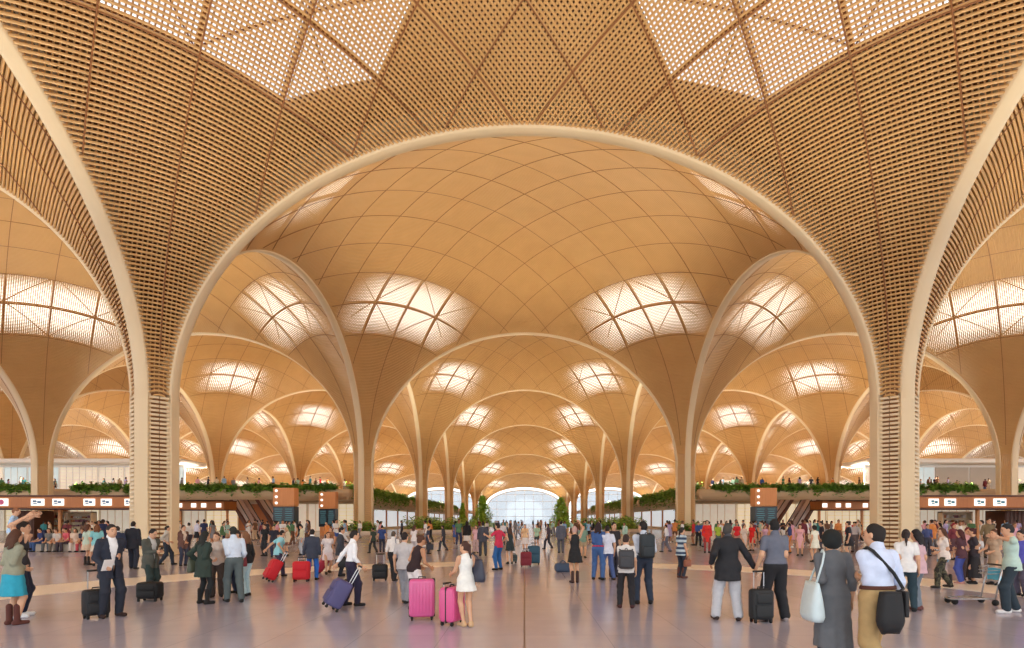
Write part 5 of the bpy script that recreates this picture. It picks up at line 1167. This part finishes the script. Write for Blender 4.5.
# --- middle ground, left
mid = [('man in black jacket and dark trousers walking, left of the slatted column', 133, 569, 521, 10, dict(top='jacket', bottom='trousers', feet=((-.12, .12, 0), (.14, -.16, 0))), dict(top=(34, 36, 46), bottom=(38, 42, 56))),
 ('man in dark blue suit close behind the man with papers', 118, 570, 526, 60, dict(top='jacket', bottom='trousers'), dict(top=(48, 58, 84), bottom=(44, 50, 70))),
 ('woman in pale mint top and beige skirt, left one of the two in pale green', 87, 565, 524, -20, dict(fem=1, top='tee', bottom='skirt', skirt=-.3, hair='long', shoe='boots'), dict(top=(196, 214, 196), bottom=(216, 190, 160), hair=BHAIR)),
 ('woman in turquoise top and cream skirt, right one of the two in pale green', 97, 566, 524, 30, dict(fem=1, top='tee', bottom='skirt', skirt=-.32, hair='long'), dict(top=(140, 206, 210), bottom=(226, 210, 190), hair=(120, 76, 48))),
 ('man in pale beige shirt and dark trousers in front of the slatted column', 167, 565, 525, -60, dict(top='rolled', bottom='trousers', hl='front', hr='hip', feet=walkA), dict(top=(200, 194, 182), bottom=(42, 50, 62))),
 ('woman in brown jacket and dark jeans right of the slatted column', 183, 566, 525, -120, dict(fem=1, top='jacket', bottom='jeans', hair='short', hl='front', hr='front'), dict(top=(112, 78, 68), bottom=(54, 58, 76), undershirt=(220, 200, 180))),
 ('person in lilac white shirt and black skirt beyond the brown jacket', 197, 548, 520, -30, dict(fem=1, top='shirt', bottom='skirt', skirt=-.3, hair='short'), dict(top=(220, 218, 236), bottom=(34, 34, 42))),
 ('man in white shirt and dark trousers walking behind the brown jacket', 189, 551, 522, 60, dict(top='shirt', bottom='trousers', feet=walkB), dict(top=(236, 232, 226), bottom=(66, 60, 70))),
 ('person in black top and black jeans under the departure board', 265, 556, 524, 160, dict(top='tee', bottom='jeans'), dict(top=(30, 32, 36), bottom=(42, 46, 52))),
 ('man in dark t shirt and navy trousers left of the cream cardigan', 274, 557, 525, 200, dict(top='tee', bottom='trousers'), dict(top=(44, 44, 56), bottom=(50, 56, 84))),
 ('woman in cream cardigan and brown skirt with light hair', 287, 556, 527, 150, dict(fem=1, top='coat', bottom='skirt', hair='long', skirt=-.3), dict(top=(226, 210, 180), bottom=(130, 92, 76), hair=(214, 188, 140), undershirt=(150, 100, 80))),
 ('person in pale yellow shirt and light trousers behind the blue jeans', 302, 555, 525, 120, dict(top='shirt', bottom='trousers'), dict(top=(232, 228, 196), bottom=(190, 196, 206))),
 ('woman in brown and orange top near the left planting', 331, 556, 527, 170, dict(fem=1, top='tee', bottom='trousers', hair='long'), dict(top=(150, 104, 70), bottom=(80, 70, 70), hair=BHAIR)),
 ('man in dark green shirt in front of the second left column', 373, 553, 527, 60, dict(top='tee', bottom='trousers', feet=walkA), dict(top=(58, 70, 60), bottom=(46, 48, 54))),
 ('man in blue shirt and dark trousers by the nave planting', 382, 552, 525, 10, dict(top='tee', bottom='trousers'), dict(top=(52, 76, 136), bottom=(54, 58, 74))),
 ('woman in white top holding her hand up near the planting', 414, 556, 525, -30, dict(fem=1, top='tee', bottom='trousers', hr='face', hair='long'), dict(top=(236, 228, 226), bottom=(206, 196, 196), hair=BHAIR)),
 ('person in navy top carrying a dark bag right of the tank top', 428, 554, 526, -70, dict(top='tee', bottom='trousers'), dict(top=(56, 62, 84), bottom=(64, 62, 72))),
 ('man in black shirt walking alone in front of the pale kerb', 443, 551, 525, 80, dict(top='shirt', bottom='trousers', feet=walkA), dict(top=(58, 62, 74), bottom=(56, 60, 72))),
 ('man in white shirt and dark trousers left of the far window', 503, 545, 522, 170, dict(top='shirt', bottom='trousers'), dict(top=(232, 228, 230), bottom=(84, 76, 82))),
 ('woman in pale orange top in the middle of the far crowd', 525, 552, 524, 180, dict(fem=1, top='tee', bottom='skirt', hair='short'), dict(top=(236, 196, 150), bottom=(236, 226, 222))),
 ('person in pale green top and dark trousers right of the middle', 537, 548, 524, 150, dict(top='tee', bottom='shorts'), dict(top=(178, 216, 186), bottom=(70, 76, 74))),
 ('man in dark brown shirt striding right of the pale green top', 548, 549, 523, 70, dict(top='shirt', bottom='trousers', feet=walkA), dict(top=(80, 66, 76), bottom=(64, 60, 70))),
 ('man in dark grey jacket facing away beneath the right tree', 561, 553, 521, 5, dict(top='jacket', bottom='trousers'), dict(top=(92, 94, 106), bottom=(84, 86, 98))),
 ('person in green top and khaki shorts left of the denim shirt', 583, 558, 525, 190, dict(top='tee', bottom='shorts'), dict(top=(120, 150, 130), bottom=(170, 150, 120))),
 ('person in bright red coat, leftmost of the people in red', 707, 553, 520, 170, dict(fem=1, top='dress', sleeve=1.8, hem=-.35, bottom='tights', hair='bob'), dict(top=(222, 52, 44), bottom=(150, 60, 60))),
 ('person in yellow green top right of the bright red coat', 718, 548, 523, 190, dict(top='tee', bottom='trousers'), dict(top=(172, 200, 70), bottom=(90, 110, 110))),
 ('woman in bright red t shirt behind the black blazer', 737, 549, 522, 150, dict(fem=1, top='tee', bottom='trousers', hair='long'), dict(top=(224, 46, 54), bottom=(190, 150, 140))),
 ('woman in red dress right of the black blazer, beside the departure board', 752, 551, 523, 120, dict(fem=1, top='dress', sleeve=.5, hem=-.42, bottom=None, hair='short'), dict(top=(226, 40, 38))),
 ('woman in cream dress and white cardigan left of the red dress', 744, 552, 524, 200, dict(fem=1, top='dress', sleeve=.8, hem=-.5, bottom=None, hair='long'), dict(top=(226, 206, 190), hair=BHAIR)),
 ('woman in lilac pink dress beyond the grey polo shirt', 765, 550, 525, 180, dict(fem=1, top='dress', hem=-.42, bottom=None, hair='long'), dict(top=(214, 170, 190), hair=(96, 52, 40))),
 ('woman in pink dress right of the grey polo shirt', 800, 556, 524, 150, dict(fem=1, top='dress', hem=-.5, bottom=None, hair='long'), dict(top=(232, 176, 180), hair=BHAIR)),
 ('woman in short white dress standing in front of the right escalators', 815, 562, 525, 20, dict(fem=1, top='dress', hem=-.28, flare=.06, bottom=None, hair='bob'), dict(top=(240, 240, 220))),
 ('man in navy shirt and orange bag strap near the right escalators', 790, 553, 523, 60, dict(top='shirt', bottom='trousers'), dict(top=(60, 70, 120), bottom=(210, 130, 60))),
 ('man in black t shirt facing the white dress', 822, 556, 521, 70, dict(top='tee', bottom='trousers'), dict(top=(40, 40, 52), bottom=(70, 66, 76))),
 ('woman in black top and black skirt between the two nearest people at right', 849, 560, 521, 60, dict(fem=1, top='tee', bottom='skirt', skirt=-.3, hair='bun'), dict(top=(40, 40, 48), bottom=(34, 34, 40))),
 ('person in grey white shirt behind the black skirt', 855, 552, 522, 130, dict(top='shirt', bottom='trousers'), dict(top=(200, 196, 200), bottom=(110, 100, 104))),
 ('person in dark blue shirt left of the camouflage trousers', 927, 556, 524, 170, dict(top='shirt', bottom='trousers'), dict(top=(70, 82, 130), bottom=(60, 60, 76))),
 ('woman in dark red headscarf and maroon top among the right crowd', 953, 560, 523, 190, dict(fem=1, top='shirt', bottom='skirt', hair='bob', skirt=-.6), dict(top=(120, 50, 60), bottom=(90, 60, 66), hair=(130, 36, 48))),
 ('man in olive shirt standing by the right display shelves', 988, 558, 518, 170, dict(top='shirt', bottom='trousers'), dict(top=(128, 110, 80), bottom=(96, 80, 66)))]
for k, (lb, px, ft, hd, fc, s, c) in enumerate(mid): put_person('mid%d' % k, lb, px, ft, hd, fc, s, c, .022)
W = PEOPLE['mid16'][1]; handbag('dark slate holdall in the hand of the navy topped person', W, 'R', (50, 54, 66), (.16, .36, .28), 'holdall')
# people on the bench
seatcols = [((40, 56, 104), (60, 90, 140), 'person in navy top sitting at the left end of the pale bench'), ((120, 120, 116), (90, 96, 100), 'person in grey top sitting second on the pale bench'), ((210, 200, 190), (120, 110, 100), 'person in cream top sitting in the middle left of the pale bench'), ((216, 96, 110), (70, 60, 70), 'person in rose top sitting in the middle of the pale bench'), ((232, 206, 186), (226, 214, 206), 'person in pale peach top sitting right of the rose top'), ((40, 44, 66), (200, 80, 90), 'person in black top and red trousers sitting on the pale bench'), ((60, 70, 110), (56, 70, 120), 'person in blue top sitting at the right end of the pale bench')]
bx = [42, 50.5, 59, 67.5, 76, 84.5, 93]
for k, ((t, b_, lb), px) in enumerate(zip(seatcols, bx)):
    person('seat%d' % k, lb, (ws(px, 30.7), 30.7), 180 + (k * 37 % 50) - 25, dict(fem=k % 2, top='tee', hem=-.0, bottom='trousers', hip=.51, feet=((-.12, .42, 0), (.12, .46, 0)), py=0, hl='lap', hr='lap', lean=8 + 5 * (k % 3), hair=('short', 'long', 'bob')[k % 3]), dict(top=t, bottom=b_, hair=[(30, 26, 26), (60, 40, 32), (90, 60, 44)][k % 3]), 1.68, .024)
# ---------------------------------------------------------------- the distant crowd: whole figures, each an object, sharing a few poses
LIB = []
lib_specs = [('man', dict(top='shirt', bottom='trousers', feet=walkA)), ('man', dict(top='tee', bottom='trousers', feet=apart)), ('man', dict(top='jacket', bottom='trousers', feet=walkB)), ('man', dict(top='tee', bottom='shorts', hr='phone', feet=apart)),
             ('woman', dict(fem=1, top='dress', hem=-.42, bottom=None, hair='long', feet=close_)), ('woman', dict(fem=1, top='tee', bottom='skirt', hair='bob', hl='front', feet=close_)), ('woman', dict(fem=1, top='shirt', bottom='jeans', hair='long', feet=walkA)), ('woman', dict(fem=1, top='tee', bottom='trousers', hair='pony', hr='strap', feet=walkB)),
             ('man', dict(top='shirt', bottom='trousers', hl='front', hr='front', nod=18, feet=apart)), ('woman', dict(fem=1, top='coat', hem=-.25, bottom='tights', hair='bun', feet=close_))]
TOPW = {'shirt': 'shirt', 'tee': 't shirt', 'jacket': 'jacket', 'dress': 'dress', 'coat': 'coat'}
BOTW = {'trousers': 'trousers', 'shorts': 'shorts', 'skirt': 'skirt', 'jeans': 'jeans', 'tights': 'tights', None: None}
for kind, s in lib_specs:
    out, j = grow(s, .03); V, F, I, base = [], [], [], 0
    for pt, mi in (('body', 0), ('hair', 1), ('top', 2), ('collar', 2), ('undershirt', 5), ('bottom', 3), ('shoe', 4)):
        if pt in out and len(out[pt][1]): v, q = out[pt]; V.append(v); F.append(q + base); I += [mi] * len(q); base += len(v)
    me = quads_mesh('walking_figure', np.concatenate(V), np.concatenate(F), I, True)
    for k in range(6): me.materials.append(plain(SKIN[0], .5, name='skin', noise=.05, scale=20))
    LIB.append((kind, s, me))
CN = {'white': (238, 236, 234), 'cream': (228, 214, 190), 'black': (34, 34, 38), 'charcoal': (66, 66, 74), 'navy': (44, 52, 88), 'sky blue': (150, 186, 220), 'blue': (60, 92, 160), 'teal': (50, 126, 132), 'mint': (176, 214, 200), 'pink': (226, 168, 182), 'red': (206, 54, 54), 'maroon': (116, 48, 58), 'orange': (222, 142, 76), 'brown': (116, 82, 62), 'beige': (202, 180, 152), 'lilac': (178, 164, 204), 'green': (88, 128, 88), 'grey': (140, 140, 146)}
TOPC = ['white', 'white', 'cream', 'black', 'charcoal', 'navy', 'sky blue', 'blue', 'teal', 'mint', 'pink', 'red', 'maroon', 'orange', 'brown', 'beige', 'lilac', 'green', 'grey']
BOTC = ['black', 'charcoal', 'navy', 'blue', 'grey', 'beige', 'brown', 'white']
seen = set()
def distant(x, y, z, face, where, group, g, tries=60, hgt=None):
    for _ in range(tries):
        kind, s, me = LIB[g.integers(0, len(LIB))]; tc, bc = TOPC[g.integers(0, len(TOPC))], BOTC[g.integers(0, len(BOTC))]
        tw, bw = TOPW[s['top']], BOTW[s['bottom']]
        lb = 'distant %s in %s %s%s %s' % (kind, tc, tw, (' and %s %s' % (bc, bw)) if bw else '', where)
        if lb not in seen: break
    seen.add(lb)
    o = bpy.data.objects.new('person', me); COL.objects.link(o); o.location = (x, y, z); o.rotation_euler = (0, 0, R(face)); k = (hgt or g.uniform(1.56, 1.78)) / 1.7; o.scale = (k, k, k)
    sk = plain(SKIN[int(g.integers(0, 4))], .5, name='skin', noise=.05, scale=20); hr = cloth([(30, 26, 24), (48, 34, 28), (74, 50, 38), (110, 84, 60)][int(g.choice(4, p=[.5, .25, .15, .1]))])
    for i, m in enumerate((sk, hr, cloth(CN[tc]), cloth(CN[bc]), cloth([(34, 32, 34), (90, 60, 46), (226, 224, 222)][int(g.integers(0, 3))]), cloth(CN['white']))):
        o.material_slots[i].link = 'OBJECT'; o.material_slots[i].material = m
    tag(o, lb, 'person', group); return o
g = np.random.default_rng(21); taken = [(W['P'].x, W['P'].y) for p, W in PEOPLE.values()]
def free(x, y, r):
    return all((x - a) ** 2 + (y - b_) ** 2 > r * r for a, b_ in taken)
def scatter(n, x0, x1, f0, f1, where, group, bias=1.0):
    """people on the floor between two picture columns, as far away as feet between two picture rows"""
    k = 0; t = 0
    while k < n and t < 4000:
        t += 1; px = g.uniform(x0, x1); ft = f1 - (f1 - f0) * g.random() ** bias; x, y = ground(px, ft)
        if not free(x, y, .75): continue
        if abs(abs(x) - 18) < 1.5 and min(abs(y - YF - 36 * q) for q in range(6)) < 1.6: continue
        if 6.8 < abs(x) < 17 and 69.5 < y < 106.5: continue
        if 4.5 < abs(x) < 9 and 84 < y < 96: continue
        if 15 < abs(x) < 20.2 and 60.6 < y < 63: continue
        if abs(x) > 24 and y > 56: continue
        if abs(abs(x) - 24) < 3 and 56 < y < 66: continue
        if abs(x) > 32 and 47 < y < 56: continue
        taken.append((x, y)); distant(x, y, 0, g.uniform(0, 360), where, group, g); k += 1
scatter(24, 100, 262, 537, 549, 'between left column and group', 'left crowd', .8)
scatter(22, 262, 350, 536.5, 548, 'beneath left departure boards', 'left crowd', .8)
scatter(8, 352, 470, 538, 548, 'near left nave planting', 'nave crowd')
scatter(46, 478, 600, 527, 540, 'before the far window', 'nave crowd', .8)
scatter(8, 590, 690, 537, 548, 'near right nave planting', 'nave crowd')
scatter(26, 690, 790, 536.5, 548, 'around right departure board', 'right crowd', .8)
scatter(18, 775, 865, 537, 549, 'before right escalators', 'right crowd', .8)
scatter(24, 922, 1024, 541, 556, 'under the right canopy', 'right crowd', .8)
scatter(12, 4, 128, 541, 551, 'under the left canopy', 'left crowd', .8)
def upstairs(n, xa, xb, where, group):
    k = 0
    while k < n:
        x, y = g.uniform(min(xa, xb), max(xa, xb)), g.uniform(67.4, 69.5) if g.random() < .75 else g.uniform(69.5, 74)
        if 30 < abs(x) < 47 and y > 68.2: y = g.uniform(67.3, 68.1)
        if not free(x, y, .7) or abs(abs(x) - 54) < 1.6: continue
        taken.append((x, y)); distant(x, y, ZM, g.uniform(0, 360), where, group, g); k += 1
upstairs(26, -53, -22, 'behind left gallery planting', 'gallery crowd'); upstairs(26, 22, 53, 'behind right gallery planting', 'gallery crowd')
upstairs(14, -64, -55, 'on outer left gallery', 'gallery crowd'); upstairs(14, 55, 64, 'on outer right gallery', 'gallery crowd')
# ---------------------------------------------------------------- light
w = bpy.data.worlds.new('sky'); SC.world = w; w.use_nodes = True
bg = w.node_tree.nodes['Background']; bg.inputs[0].default_value = (.93, .97, 1.0, 1); bg.inputs[1].default_value = 1.75
vs = SC.view_settings; vs.view_transform = 'Standard'; vs.look = 'None'; vs.gamma = 1; vs.use_curve_mapping = False; vs.exposure = 0.5
cy_ = SC.cycles
cy_.max_bounces = 5; cy_.diffuse_bounces = 4; cy_.glossy_bounces = 3; cy_.transparent_max_bounces = 8; cy_.transmission_bounces = 4
cy_.caustics_reflective = False; cy_.caustics_refractive = False; cy_.sample_clamp_indirect = 6
cy_.use_adaptive_sampling = True; cy_.adaptive_threshold = .02; cy_.time_limit = 1000
cy_.use_denoising = True

def uplight(loc, target, power, spread=60):
    """a warm lamp fixed to a column, washing the vault above"""
    l = bpy.data.lights.new('column_uplight', 'SPOT'); l.energy = power; l.color = (1, .92, .74); l.spot_size = R(spread); l.spot_blend = .8; l.shadow_soft_size = .3
    o = bpy.data.objects.new('column_uplight', l); COL.objects.link(o); o.location = loc
    o.rotation_euler = (Vector(target) - Vector(loc)).to_track_quat('-Z', 'Y').to_euler()
for j in range(0, 7):
    for i in range(-min(j + 1, 3), min(j + 1, 3) + 1):
        cx_, cyy = 36 * i, YF - 18 + 36 * j
        for sx in (-1, 1):
            for sy in (-1, 1):
                uplight((cx_ + sx * 16.2, cyy + sy * 16.2, 6.0), (cx_ + sx * 2, cyy + sy * 2, 26), 4500 if j == 0 else 6700 if j == 1 else 4700, 98 if j == 0 else 68 if j == 1 else 106)
